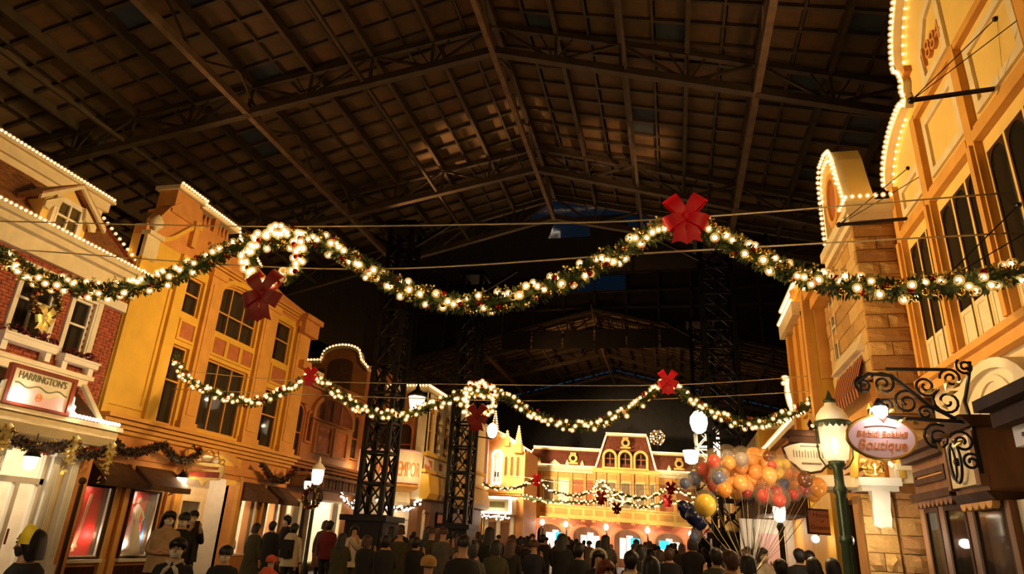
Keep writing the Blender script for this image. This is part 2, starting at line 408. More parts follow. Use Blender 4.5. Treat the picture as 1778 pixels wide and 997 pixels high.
for (ya,yb) in ((-4,27.2),(44,61.5)):                       # weather skin over the panels
    mb = MB()
    for s in (-1,1):
        e = RX+s*24.2
        mb.add([(RX,ya,deck(RX,.12)),(e,ya,deck(e,.12)),(e,yb,deck(e,.12)),(RX,yb,deck(RX,.12)),
                (RX,ya,deck(RX,.18)),(e,ya,deck(e,.18)),(e,yb,deck(e,.18)),(RX,yb,deck(RX,.18))],
               [(0,1,2,3),(7,6,5,4),(0,4,5,1),(1,5,6,2),(2,6,7,3),(3,7,4,0)])
    mb.obj('roof_skin', M['hallwall'], ceil)
    for s in (-1,1):                                        # battens across, purlins along
        mbb = MB(); n = int((yb-ya)/PL)
        for j in range(n+1):
            y = ya+PL*j
            mbb.bar((RX,y,deck(RX,-.05)),(RX+s*24,y,deck(RX+s*24,-.07)),.10,.16)
        mbb.obj('roof_battens', M['steel'], ceil, stuff=True)
        for k in range(1,13):
            x = RX+s*1.92*k
            MB().bar((x,ya,deck(x,-.20)),(x,yb,deck(x,-.20)),.13,.34).obj('purlin', M['steel'], ceil)
            if k < 11:
                x2 = x-s*.96
                MB().bar((x2,ya,deck(x2,-.08)),(x2,yb,deck(x2,-.08)),.07,.12).obj('rail', M['steel'], ceil)
    MB().bar((RX,ya,deck(RX,-.22)),(RX,yb,deck(RX,-.22)),.16,.36).obj('ridge_beam', M['steel'], ceil)
    for s,x in ((-1,RX-7.65),(1,RX+7.6)):
        MB().bar((x,ya,chord(x)),(x,yb,chord(x)),.19,.22).obj('tie_beam', M['steel2'], ceil)
    for s,x in ((-1,RX-15.3),(1,RX+13.4),(-1,RX-11.6),(-1,RX-4.0),(1,RX+4.0)):
        MB().bar((x,ya,chord(x)+.05),(x,yb,chord(x)+.05),.10,.12).obj('tie_rod', M['steel'], ceil)
    MB().bar((RX,ya,chord(RX)-.05),(RX,yb,chord(RX)-.05),.16,.2).obj('ridge_tie', M['steel2'], ceil)
SKEW = .095
for Y in (1.8,8.8,15.8,22.8,27.1,44.2,51.2,58.2):
    def tp(s, t, z):
        x = RX+s*t; return (x, Y+SKEW*(x-RX)*(0 if Y in (27.1,44.2,58.2) else 1), z)
    mb = MB(); R = 23.5
    for s in (-1,1):
        mb.bar(tp(s,0,chord(RX)),tp(s,R,chord(RX+s*R)),.22,.24)
        mb.bar(tp(s,0,deck(RX,-.32)),tp(s,R,deck(RX+s*R,-.32)),.16,.2)
    tr = mb.obj('roof_truss', M['steel'], ceil)
    for s in (-1,1):
        for k in range(1,12):
            t = 1.92*k; x = RX+s*t; t2 = t+.96; t0 = t-.96
            MB().bar(tp(s,t,chord(x)),tp(s,t,deck(x,-.32)),.08,.08).obj('web_post', M['steel'], tr)
            if k % 2:
                MB().bar(tp(s,t,chord(x)),tp(s,t+1.92,deck(x+s*1.92,-.32)),.08,.08).obj('web_brace', M['steel'], tr)
                MB().bar(tp(s,t,chord(x)),tp(s,t-1.92,deck(x-s*1.92,-.32)),.08,.08).obj('web_brace', M['steel'], tr)
                for q in (.55,-.55):
                    MB().bar(tp(s,t,chord(x)),tp(s,t+q,deck(x+s*q,-.32)),.045,.045).obj('web_brace', M['steel'], tr)
    # web between ridge tie and ridge beam
    for q in (-1,1):
        if Y < 58: MB().bar((RX,Y,chord(RX)),(RX,Y+q*2.2,deck(RX,-.3)),.08,.08).obj('web_brace', M['steel'], tr)
# ridge lattice and purlin lattice along the street
for (ya,yb) in ((2,27.1),(44.2,60)):
    for x in (RX, RX-7.65, RX+7.6):
        y = ya; k = 0
        while y+1.75 < yb:
            a = (x,y,chord(x) if k%2==0 else deck(x,-.3)); b = (x,y+1.75,deck(x,-.3) if k%2==0 else chord(x))
            MB().bar(a,b,.06,.06).obj('lattice_bar', M['steel'], ceil); y += 1.75; k += 1

# raised lantern over the crossing: glazed gable and pyramid roof
lan = struct('trim_1')
gz0, gz1, gzt = 16.9, 19.6, 24.5
for Y in (27.4,44.1):
    mb = MB()
    for k in range(13):
        x = RX-13.2+2.2*k
        mb.bar((x,Y,deck(x) if Y > 40 else deck(x)),(x,Y,gz1),.12,.12)
    for z in (16.95,18.2,gz1): mb.bar((RX-13.2,Y,z),(RX+13.2,Y,z),.12,.14)
    mb.obj('lantern_frame', M['steel'], lan)
    for k in range(12):
        x = RX-13.2+2.2*k; lit = Y > 40
        for z0,z1 in ((16.9,18.2),(18.2,gz1)):
            MB().box(WX,x+.06,x+2.14,z0,z1-.06,Y-.01,Y+.01).obj('lantern_pane', M['skyglass'] if (lit and k in (5,6) and z0 > 18) else M['hallwall'], lan)
        for z0 in (14.0,15.4):
            zt = min(deck(x),deck(x+2.2))
            if z0+1.4 < zt+2.9 and Y > 40 and deck(x+1.1) > z0+1.2:
                MB().box(WX,x+.06,x+2.14,z0,z0+1.34,Y-.2,Y-.18).obj('lantern_pane', M['skyglass'] if (k == 6 and z0 > 15) else M['hallwall'], lan)
for Y in (27.45,44.15):                                       # dark infill between the roof slopes and the clerestory
    MB().prism(WX,[(RX-13.3,deck(RX-13.3)-.1),(RX-13.3,16.95),(RX+13.3,16.95),(RX+13.3,deck(RX+13.3)-.1),(RX,deck(RX)-.1)],Y,Y+.1).obj('gable_infill', M['hallwall'], lan)
for x in (RX-13.3,RX+13.3):
    MB().box(WX,x-.05,x+.05,11,gz1+.1,27.3,44.2).obj('lantern_side', M['hallwall'], lan)
for x0,x1,z0,z1 in ((-29,RX-13.2,11.2,14.3),(RX+13.2,19,14.3,11.2)):     # low cross roofs either side of the lantern
    MB().prism(WX,[(x0,z0),(x1,z1),(x1,z1+.2),(x0,z0+.2)],27.0,44.5).obj('cross_roof', M['hallwall'], lan)
    for y in (29,31.5,34,36.5,39,41.5): MB().bar((x0,y,z0-.15),(x1,y,z1-.15),.12,.25).obj('cross_rafter', M['steel'], lan)
ap = Vector((RX,35.8,gzt))
cor = [Vector(p) for p in ((RX-13.3,27.3,gz1),(RX+13.3,27.3,gz1),(RX+13.3,44.2,gz1),(RX-13.3,44.2,gz1))]
for i in range(4):
    a,b = cor[i],cor[(i+1)%4]
    MB().bar(a,ap,.16,.2).obj('hip_rafter', M['steel'], lan)
    MB().bar(a,b,.16,.2).obj('eaves_beam', M['steel'], lan)
    for r in range(6):
        t0,t1 = r/6,(r+1)/6; n = 8-r
        for k in range(n):
            q = [a.lerp(b,k/n).lerp(ap,t0),a.lerp(b,(k+1)/n).lerp(ap,t0),a.lerp(b,(k+1)/n).lerp(ap,t1),a.lerp(b,k/n).lerp(ap,t1)]
            gl = (i == 2 and r in (2,3,4) and .15 < (k+.5)/n < .85 and rnd.random() < .75)
            mq = MB(); mq.add([tuple(v) for v in q]+[tuple(v+Vector((0,0,.05))) for v in q],[(0,1,2,3),(7,6,5,4),(0,4,5,1),(1,5,6,2),(2,6,7,3),(3,7,4,0)])
            mq.obj('roof_pane', M['skyglass'] if gl else M['hallwall'], lan)
        MB().bar(a.lerp(ap,t1),b.lerp(ap,t1),.07,.09).obj('glazing_bar', M['steel'], lan)
# ------------------------------------------------------------ garlands, wreaths, bows, cables
def fir(path, R, per_m, leaf, seed=1, mb=None):
    """needle clusters round a path: thin two-sided sprigs"""
    r = random.Random(seed); mb = mb or MB(); P = smooth_path(path, 6) if len(path) < 60 else [Vector(p) for p in path]
    mb.tube(P, R*.42, 6)
    for a,b in zip(P,P[1:]):
        L = (b-a).length; t = (b-a).normalized(); x = t.cross(Vector((0,1,.3))).normalized(); y = t.cross(x)
        q = per_m*L; n = int(q)+(1 if r.random() < q-int(q) else 0)
        for _ in range(n):
            c = a.lerp(b, r.random()); an = r.uniform(0,2*PI)
            o = (x*math.cos(an)+y*math.sin(an)); o = (o+t*r.uniform(-.6,.6)).normalized()
            l = R*r.uniform(.8,1.12); s = o.cross(Vector((r.uniform(-1,1),r.uniform(-1,1),r.uniform(-1,1)))).normalized()*leaf
            p0 = c+o*R*.3; p1 = c+o*l*.75; p2 = c+o*l
            mb.add([tuple(p0),tuple(p1+s),tuple(p2),tuple(p1-s)], [(0,1,2,3)])
    return mb
def scatter(parent, path, R, me, r0, step, seed, kind_n=1, jitter=1.0, front=True, skip=None):
    """bulbs or baubles set round the garland, each an object"""
    r = random.Random(seed); P = smooth_path(path, 8); k = 0
    for p in along(P, step):
        p = Vector(p)
        if skip and skip(p): continue
        an = r.uniform(-PI,PI); rr = R*r.uniform(.55,1.0)*jitter
        q = p+Vector((0, -abs(math.sin(an))*rr if front and r.random() < .75 else math.sin(an)*rr, math.cos(an)*rr))
        s = r0*r.uniform(.85,1.12)
        put(me.name, me, parent, loc=tuple(q), scale=(s,s,s)); k += 1
def bow(parent, c, s, m='ribbon', turn=0.0, name='bow'):
    """four-loop ribbon bow with two tails, facing -Y"""
    c = Vector(c); ct, st = math.cos(turn), math.sin(turn)
    def T(x,y,z): x,z = x*ct-z*st, x*st+z*ct; return (c.x+x*s, c.y+y*s, c.z+z*s)
    kn = MB().ball((c.x,c.y-.10*s,c.z), .15*s, 10, 7, (1,.8,1.2)).obj(name, M[m], parent, True)
    for a,l in ((2.2,1.0),(.94,1.0),(3.55,.82),(-.41,.82)):
        mb = MB(); n = 12; vs = []
        for i in range(n+1):
            t = 2*PI*i/n; rr = .5*l*(1-math.cos(t))*.98; w = .30*(.35+.65*math.sin(t/2))
            dy = -.17*math.sin(t)-.06
            for e in (-1,1):
                x = rr*math.cos(a)-e*w*math.sin(a); z = rr*math.sin(a)+e*w*math.cos(a); vs.append(T(x,dy,z))
        mb.add(vs, [(2*i,2*i+2,2*i+3,2*i+1) for i in range(n)]); mb.obj('bow_loop', M[m], kn, True)
    for e in (-1,1):
        mb = MB(); vs = []
        for i in range(7):
            t = i/6; x = e*(.08+.22*t+.04*math.sin(5*t)); z = -.1-.95*t; w = .12+.17*t; dy = -.08-.06*math.sin(4*t)
            zz = z+(.10 if i == 6 else 0)
            vs += [T(x-w,dy,z-(.06 if e > 0 and i == 6 else 0)), T(x,dy-.03,zz), T(x+w,dy,z-(.06 if e < 0 and i == 6 else 0))]
        mb.add(vs, [q for i in range(6) for q in ((3*i,3*i+3,3*i+4,3*i+1),(3*i+1,3*i+4,3*i+5,3*i+2))])
        mb.obj('bow_tail', M[m], kn, True)
    return kn
def cable(label, pts, r=.012):
    return tag(MB().tube(smooth_path(pts,6), r, 5).obj('steel_cable', M['wire'], None, True), label, 'cable', 'cables that carry the garlands')
def circle(c, R, n=40): return [(c[0]+R*math.sin(2*PI*k/n), c[1], c[2]+R*math.cos(2*PI*k/n)) for k in range(n+1)]

# -- nearest garland, across the street at Y = 8.5
Y1 = 8.5
g1 = [(-13.95,5.95),(-12.7,6.05),(-11.58,5.88),(-10.64,5.40),(-9.46,5.11),(-8.54,5.10),(-7.61,5.35),(-6.9,5.68),(-6.35,5.80),(-5.81,5.80),(-5.2,5.72),(-4.57,5.38),(-3.76,4.90),(-3.21,4.71),(-2.60,4.63),(-2.01,4.70),(-1.37,4.92),(-.73,5.24),(-.17,5.56),(.29,5.70),(.74,5.48),(1.23,5.14),(1.70,4.89),(2.09,4.74),(2.61,4.67),(3.18,4.65),(3.69,4.72),(4.19,4.84)]
G1 = [(x,Y1,z) for x,z in g1]
t = thing('fir_garland', 'nearest and largest fir garland with big glowing bulbs and one big red bow', 'garland', (-4.9,Y1,4.5), 'fir garlands across the street')
fir(G1, .185, 330, .02, 3).obj('fir_sprigs', M['fir'], t, stuff=True)
vis1 = [p for p in G1 if p[0] > -12.6]
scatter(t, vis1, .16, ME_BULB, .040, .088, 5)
scatter(t, vis1, .15, ME_RED, .042, .27, 6)
scatter(t, vis1, .16, ME_GOLD, .044, .13, 8)
r_ = random.Random(21); mb = MB()
for p in along(smooth_path(vis1,6), .11):                     # little gilt leaf sprays
    p = Vector(p); an = r_.uniform(0,2*PI)
    c = p+Vector((0,-.08-.08*abs(math.sin(an)),.17*math.cos(an)))
    for k in range(3):
        a = an+k*2.1; v = Vector((math.cos(a),-.3,math.sin(a)))*.05; s = Vector((-math.sin(a),0,math.cos(a)))*.018
        mb.add([tuple(c),tuple(c+v*.6+s),tuple(c+v),tuple(c+v*.6-s)],[(0,1,2,3)])
mb.obj('gilt_leaf_sprays', M['goldleaf'], t, stuff=True)
bow(t, (.30,Y1-.20,5.72), .37)
def wreath(label, c, R, tr, bulb_n, br, seed, ribbon='darkribbon', bs=.4, lit=True, core='fir', bdrop=0.0):
    w = thing('wreath', label, 'wreath', c, None)
    ci = circle(c, R); fir(ci, tr, 420, tr*.13, seed).obj('fir_sprigs', M[core], w, stuff=True)
    r = random.Random(seed)
    for k in range(bulb_n):
        a = 2*PI*k/bulb_n+r.uniform(-.08,.08); rr = R+tr*r.uniform(-.75,.75)
        p = (c[0]+rr*math.sin(a), c[1]-tr*r.uniform(.4,1.0), c[2]+rr*math.cos(a)); s = br*r.uniform(.9,1.1)
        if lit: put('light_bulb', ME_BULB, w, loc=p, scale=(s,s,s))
        else: put('gold_bauble', ME_GOLD, w, loc=p, scale=(s,s,s))
    for k in range(max(6,bulb_n//4)):
        a = r.uniform(0,2*PI); rr = R+tr*r.uniform(-.8,.9); me = ME_RED if k % 2 else ME_GOLD
        p = (c[0]+rr*math.sin(a), c[1]-tr*.9, c[2]+rr*math.cos(a)); s = br*1.0; put(me.name, me, w, loc=p, scale=(s,s,s))
    if bs: bow(w, (c[0],c[1]-tr*.9,c[2]-R-.02-bdrop), bs, ribbon)
    return w
wreath('large bulb-covered wreath with a dark burgundy bow, hung on the nearest garland', (-5.80,Y1-.27,5.40), .44, .125, 64, .042, 31, 'darkribbon', .40, bdrop=.18)
cable('upper steel cable above the nearest garland, passing behind its big red bow', [(-13.98,Y1+.1,6.74),(-11.87,Y1+.1,6.59),(-6.5,Y1+.1,6.15),(-2.07,Y1+.1,5.92),(.3,Y1+.1,5.86),(4.2,Y1+.1,5.95)])
cable('lower steel cable threading behind the dips of the nearest garland', [(-13.98,Y1+.12,6.1),(-11.64,Y1+.12,6.02),(-6.8,Y1+.12,5.48),(-3.8,Y1+.12,5.29),(0,Y1+.12,5.36),(4.2,Y1+.12,5.40)])

# -- second garland at Y = 16
Y2 = 16.0
g2 = [(-13.95,6.02),(-13.3,5.32),(-11.84,4.80),(-10.93,4.72),(-10.11,5.07),(-9.38,5.36),(-8.55,4.92),(-7.66,4.46),(-6.84,4.36),(-6.08,4.58),(-5.18,4.90),(-4.58,4.98),(-3.97,4.85),(-3.22,4.42),(-2.22,4.15),(-1.39,4.34),(-.71,4.72),(-.02,5.18),(.49,4.79),(1.24,4.39),(1.98,4.27),(2.87,4.60),(3.35,5.0),(3.5,5.42)]
G2 = [(x,Y2,z) for x,z in g2]
t = thing('fir_garland', 'second fir garland, thick with bulbs, with two small red bows, beyond the nearest', 'garland', (-4.9,Y2,4), 'fir garlands across the street')
fir(G2, .17, 150, .022, 4).obj('fir_sprigs', M['fir'], t, stuff=True)
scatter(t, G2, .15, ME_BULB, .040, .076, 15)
scatter(t, G2, .15, ME_RED, .045, .55, 16)
scatter(t, G2, .15, ME_GOLD, .045, .25, 18)
bow(t, (-.02,Y2-.2,5.2), .30); bow(t, (-9.38,Y2-.2,5.38), .26)
wreath('mid-sized lit wreath with a red bow, hung on the second garland beside the iron tower', (-4.59,Y2-.25,4.72), .40, .12, 50, .044, 33, 'darkribbon', .34)
cable('upper cable above the second garland, left of the far roof', [(-13.9,Y2+.1,5.66),(-10.16,Y2+.1,5.33),(-4.6,Y2+.1,5.2),(0,Y2+.1,5.18),(3.5,Y2+.1,5.4)])
cable('lower cable behind the swags of the second garland', [(-13.9,Y2+.12,5.1),(-10,Y2+.12,4.95),(-4.6,Y2+.12,4.8),(-2.2,Y2+.12,4.81),(0,Y2+.12,4.85),(3.5,Y2+.12,5.05)])

# -- two far garlands in front of the hall
def far_garland(label, Y, pts, bows, wx):
    P = [(x,Y,z) for x,z in pts]
    t = thing('fir_garland', label, 'garland', (-4.9,Y,3.5), 'fir garlands across the street')
    fir(P, .17, 50, .03, 5).obj('fir_sprigs', M['fir'], t, stuff=True)
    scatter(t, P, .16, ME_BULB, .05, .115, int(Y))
    for b in bows: bow(t, (b[0],Y-.2,b[1]), .36)
    cable('cable carrying the far garland, '+('front' if Y < 41 else 'rear')+' one before the hall', [(P[0][0],Y+.1,5.3),(-4,Y+.1,4.75),(P[-1][0],Y+.1,5.0)])
far_garland('front one of the two small far garlands, before the balcony of the far hall', 40, [(-11.9,5.1),(-11.2,4.62),(-10.34,4.33),(-8.93,4.42),(-7.80,4.9),(-6.85,4.26),(-5.49,4.06),(-4.7,4.3),(-3.95,4.5),(-3.2,4.3),(-1.87,4.03),(-.9,4.28),(-.10,4.66),(.98,4.24),(1.9,4.0),(3.0,4.3)], [(-7.8,4.9),(-.1,4.66)], -4)
far_garland('rear one of the two small far garlands, close before the far hall', 43, [(-9.4,4.15),(-8.4,3.92),(-7.35,3.86),(-5.6,3.86),(-4.82,3.95),(-3.41,4.14),(-2.03,3.73),(-1.0,3.86),(-.31,4.13),(1.07,4.0),(2.6,3.9)], [(-.31,4.15)], -3.4)
wreath('small lit wreath on the front far garland, before the middle of the hall', (-3.99,39.85,4.45), .42, .13, 40, .055, 35, 'darkribbon', .4)
wreath('small lit wreath on the rear far garland, low before the hall balcony', (-3.35,42.85,4.0), .36, .12, 30, .055, 36, 'darkribbon', .36)

# ------------------------------------------------------------ iron lattice towers at the crossing
def tower(label, x, y, w, ztop, ped, zp=2.05, lamps=()):
    t = thing('lattice_tower', label, 'tower', (x,y,0))
    mb = MB().box(WX,x-ped/2,x+ped/2,0,.35,y-ped/2,y+ped/2).box(WX,x-ped*.44,x+ped*.44,.35,zp-.2,y-ped*.44,y+ped*.44)
    p = mb.obj('pedestal', M['towersteel'], t)
    MB().box(WX,x-ped*.54,x+ped*.54,zp-.2,zp,y-ped*.54,y+ped*.54).obj('pedestal_cap', M['towersteel'], p)
    for sx in (-1,1):
        MB().box(WX,x+sx*ped*.22-.25*ped*.6,x+sx*ped*.22+.25*ped*.6,.6,zp-.45,y-ped*.46,y-ped*.43).obj('pedestal_panel', M['towersteel'], p)
    h = w/2; a = .085
    for sx in (-1,1):
        for sy in (-1,1):
            cx, cy = x+sx*(h-a), y+sy*(h-a)
            MB().box(WX,cx-a,cx+a,zp,ztop,cy-a,cy+a).obj('corner_post', M['towersteel'], t)
    zs = zp; b = w*1.0; k = 0; st = 1.15
    while zs+st <= ztop:
        for s in (-1,1):
            MB().bar((x-h+.1,y+s*h*.9,zs),(x+h-.1,y+s*h*.9,zs+st),.085,.05).bar((x+h-.1,y+s*h*.88,zs),(x-h+.1,y+s*h*.88,zs+st),.085,.05).obj('cross_brace', M['towersteel'], t)
            MB().bar((x+s*h*.9,y-h+.1,zs),(x+s*h*.9,y+h-.1,zs+st),.085,.05).bar((x+s*h*.88,y+h-.1,zs),(x+s*h*.88,y-h+.1,zs+st),.085,.05).obj('cross_brace', M['towersteel'], t)
        mb = MB()                                      # ring of ties with round collars where braces cross
        for s in (-1,1):
            mb.bar((x-h,y+s*h*.9,zs),(x+h,y+s*h*.9,zs),.07,.10).bar((x+s*h*.9,y-h,zs),(x+s*h*.9,y+h,zs),.07,.10)
            mb.ball((x,y+s*h*.92,zs+st/2),.12,8,5,(1,.3,1)); mb.ball((x+s*h*.92,y,zs+st/2),.12,8,5,(.3,1,1))
        mb.obj('tie_ring', M['towersteel'], t); zs += st; k += 1
    MB().box(WX,x-h*1.2,x+h*1.2,ztop-.02,ztop+.25,y-h*1.2,y+h*1.2).obj('tower_head', M['towersteel'], t)
    for sx in (-1,1): MB().bar((x,y,ztop-1.0),(x+sx*2.2,y,ztop+.35),.12,.14).obj('head_strut', M['towersteel'], t)
    for (lx,ly,lz,kind,r) in lamps:
        arm = MB().tube([(x,y-h*.9,lz+.1),((x+lx)/2,(y+ly)/2-.1,lz-.30),(lx,ly,lz-r*1.5)],.03,6).obj('lamp_bracket', M['towersteel'], t)
        if kind == 'globe': MB().lathe((lx,ly,lz-r*1.4),[(.08,0),(r*.75,r*.35),(r,r*1.2),(r*.95,r*1.9),(r*.5,r*2.5),(.04,r*2.7)],14).obj('lamp_globe', M['globe'], arm, True)
        else:
            MB().lathe((lx,ly,lz-r),[(.10,0),(r*.72,.06),(r,r*1.6)],12).obj('lamp_globe', M['globe'], arm, True)
            if kind == 'lantern':
                MB().lathe((lx,ly,lz-r+r*1.6),[(r*1.15,0),(r*1.2,.06),(r*.7,r*.6),(r*.3,r*.9),(.05,r*1.5),(.03,r*2.0)],12).obj('lamp_cap', M['black'], arm, True)
        point((lx,ly-.4,lz), 14)
tower('near black iron lattice tower on a square pedestal, left of the street crossing', -11.0, 24.5, 1.12, 13.9, 1.7, 2.1, lamps=((-9.6,24.2,6.35,'lantern',.33),))
tower('slimmer-looking farther iron lattice tower, right of the first, with a globe lamp on it', -9.7, 31.0, 1.12, 14.2, 1.45, 2.05, lamps=((-8.2,30.6,6.3,'globe',.26),))
tower('near right iron lattice tower rising behind the balloon bunch', 2.05, 27.0, 1.35, 13.7, 1.7, 2.1, lamps=((1.05,26.2,6.05,'globe',.33),(.70,25.6,4.7,'cup',.30)))
tower('farther right iron lattice tower, half hidden behind the near right tower', 1.9, 38.5, 1.3, 13.8, 1.6, 2.1)
# ------------------------------------------------------------ left building 1: brick house with mansard roof and shop
def shopback(parent, F, u0, u1, z0, z1, depth, watt=30, m='shopwall', col=CREAM):
    """a lit shop room behind glass: back, sides, ceiling"""
    mb = MB().box(F,u0,u1,z0,z1,-depth-.05,-depth).box(F,u0-.05,u0,z0,z1,-depth,-.1).box(F,u1,u1+.05,z0,z1,-depth,-.1).box(F,u0,u1,z1,z1+.05,-depth,-.1).box(F,u0,u1,z0-.05,z0,-depth,-.1)
    r = mb.obj('shop_room', M[m], parent)
    MB().box(F,u0+.1,u1-.1,z1-.05,z1-.02,-depth*.8,-.2).obj('ceiling_light', M['shopglow'], r)
    p = F((u0+u1)/2, z1-.35, -depth*.45); point(p, watt, col, .12); return r
def dentils(F, u0, u1, z, h, d0, d1, w, m, parent, name='cornice_blocks'):
    mb = MB(); n = int((u1-u0)/(2*w))
    for k in range(n):
        u = u0+(u1-u0)*(k+.5)/n; mb.box(F,u-w/2,u+w/2,z,z+h,d0,d1)
    return mb.obj(name, M[m], parent, stuff=True)
def cornice(F, u0, u1, z0, z1, d, m, parent, name='cornice', steps=3):
    mb = MB(); h = (z1-z0)/steps
    for i in range(steps): mb.box(F,u0,u1,z0+h*i,z0+h*(i+1)-.012,-.05,d*(i+1)/steps)
    return mb.obj(name, M[m], parent)
def planter(b, F, u0, u1, z0, z1):
    mb = MB().box(F,u0,u1,z0+.08,z1,.02,.30).box(F,u0-.03,u1+.03,z1-.05,z1,0,.33)
    for u in (u0+.12,u1-.12): mb.prism(F,[(u-.07,z0-.12),(u+.07,z0-.12),(u+.07,z0+.08),(u-.07,z0+.08)],.02,.22)
    pl = mb.obj('flower_box', M['white'], b)
    r = random.Random(int(u0*100)); mf = MB()
    for k in range(170):
        c = (r.uniform(u0+.02,u1-.02), z1+r.uniform(-.02,.19), r.uniform(.04,.32)); p = F(*c); s = r.uniform(.03,.055)
        a = r.uniform(0,6); v = Vector((math.cos(a),math.sin(a),r.uniform(-.4,.9)))*s; w = Vector((r.uniform(-1,1),r.uniform(-1,1),r.uniform(-1,1)))*s
        P = Vector(p); mf.add([tuple(P-v),tuple(P+w),tuple(P+v),tuple(P-w)],[(0,1,2,3)])
    mf.obj('flowers', M['flower'], pl, stuff=True)

b1 = thing('brick_house', 'red brick house at left with a shingled mansard roof, white cornice and dormer', 'building', (-14,11,0))
B1U0, B1U1 = 8.2, 13.82
wins = [(10.95,11.85,5.28,6.75),(12.35,12.95,5.15,6.55)]
mb = MB(); wall(mb, LF, B1U0, B1U1, 3.4, 7.2, wins, -.4, -.03); mb.obj('wall', M['mortar'], b1)
mb = MB(); r = random.Random(4)                               # real bricks, courses of 8 cm
k = 0; z = 3.62
while z < 7.12:
    u = B1U0+(.11 if k % 2 else 0)
    while u < B1U1-.02:
        u1 = min(u+.205,B1U1); c = ((u+u1)/2, z+.033)
        if not any(q[0]-.04 < c[0] < q[1]+.04 and q[2]-.03 < c[1] < q[3]+.03 for q in wins) and not (c[1] < 4.3 and c[0] < 9.3):
            d = r.uniform(-.004,.006); mb.box(LF,u,u1,z,z+.066,-.035,d)
        u += .22
    z += .078; k += 1
mb.obj('bricks', M['brick'], b1, stuff=True)
for q in wins:
    window(LF, b1, *q, cols=2 if q[1]-q[0] > .8 else 1, rows=2, fm='white', d=-.08)
    MB().ring(LF,[(q[0]-.11,q[2]-.1),(q[0]-.11,q[3]+.12),(q[1]+.11,q[3]+.12),(q[1]+.11,q[2]-.1)],[(q[0],q[2]),(q[0],q[3]),(q[1],q[3]),(q[1],q[2])],-.05,.07).obj('window_surround', M['white'], b1)
planter(b1, LF, 10.72, 12.05, 4.93, 5.2); planter(b1, LF, 12.28, 13.28, 4.86, 5.1)
MB().box(LF,12.62,13.8,6.62,6.86,-.02,.14).box(LF,13.0,13.14,5.2,6.62,-.02,.09).obj('white_trim', M['white'], b1)
mb = MB().box(LF,B1U0,13.95,7.02,7.42,-.1,.16).box(LF,B1U0,14.0,7.42,7.58,-.1,.34).box(LF,B1U0,14.05,7.58,7.70,-.1,.46)
mb.obj('eaves_cornice', M['cream'], b1)
e0 = -13.56
bulbs(b1, along([(e0,B1U0,7.75),(e0,14.03,7.75)], .12), .034)
# mansard slope: shingle courses, each a tilted strip cut into shingles
lo = Vector((-13.85,0,7.72)); hi = Vector((-15.35,0,9.42)); n = 20
MB().add([], []) ; mb = MB(); r = random.Random(9)
mr = MB(); mr.add([(lo.x-.1,B1U0,lo.z),(lo.x-.1,13.95,lo.z),(hi.x-.1,13.35,hi.z),(hi.x-.1,B1U0,hi.z),(-16.5,B1U0,hi.z),(-16.5,13.35,hi.z),(-16.5,13.95,lo.z),(-16.5,B1U0,lo.z)],[(0,1,2,3),(3,2,5,4),(1,6,5,2),(0,3,4,7)])
mr.obj('mansard_deck', M['mortar'], b1)
for i in range(n):
    a = lo.lerp(hi,i/n); c = lo.lerp(hi,(i+1.15)/n); ue = 13.92-.58*i/n
    u = B1U0+(.06 if i % 2 else 0)
    while u < ue:
        u2 = min(u+.118,ue); j = r.uniform(0,.012)
        mb.add([(a.x+.03+j,u,a.z),(a.x+.03+j,u2,a.z),(c.x,u2,c.z),(c.x,u,c.z),(a.x-.02,u,a.z),(a.x-.02,u2,a.z)],[(0,1,2,3),(4,5,1,0)])
        u += .125
mb.obj('shingles', M['shingle'], b1, stuff=True)
MB().bar((lo.x+.04,13.93,lo.z),(hi.x+.04,13.36,hi.z),.10,.08).obj('hip_trim', M['mahogany'], b1)
bulbs(b1, along([(lo.x+.1,14.0,lo.z+.1),(hi.x+.1,13.44,hi.z+.05)], .20), .036)
MB().box(WX,-16.3,-15.25,9.38,9.55,B1U0,13.5).box(WX,-16.2,-15.15,9.55,9.82,B1U0,13.6).box(WX,-16.3,-15.05,9.82,9.9,B1U0,13.68).obj('roof_curb', M['cream'], b1)
bulbs(b1, along([(-15.07,B1U0,9.95),(-15.07,13.65,9.95),(-16.2,13.65,9.95)], .105), .034)
# dormer
DF = Fr((-13.95,0),(0,1),(1,0)); dc = 11.42
dm = MB().prism(DF,[(dc-.62,7.66),(dc+.62,7.66),(dc+.62,8.42),(dc,9.0),(dc-.62,8.42)],-.9,0)
dm = dm.obj('dormer', M['pale'], b1)
win = window(DF, b1, dc-.34, dc+.34, 7.74, 8.56, cols=2, rows=2, fm='white', d=.06, curtain=None, fw=.05)
MB().ring(DF,[(dc-.42,7.68),(dc-.42,8.64),(dc+.42,8.64),(dc+.42,7.68)],[(dc-.34,7.74),(dc-.34,8.56),(dc+.34,8.56),(dc+.34,7.74)],0,.10).obj('dormer_window_trim', M['white'], dm)
for s in (-1,1):
    mb = MB().prism(DF,[(dc,9.03),(dc,9.13),(dc+s*.92,8.42),(dc+s*.92,8.30)],-1.3,.26); mb.obj('dormer_roof', M['shingle'], dm)
    MB().prism(DF,[(dc,8.98),(dc,9.08),(dc+s*.93,8.35),(dc+s*.93,8.23)],.2,.28).obj('bargeboard', M['cream'], dm)
    MB().prism(DF,[(dc+s*.30,8.62),(dc+s*.72,8.3),(dc+s*.72,8.16),(dc+s*.60,8.12),(dc+s*.52,8.26),(dc+s*.36,8.34)],.12,.2).obj('carved_bracket', M['cream'], dm)
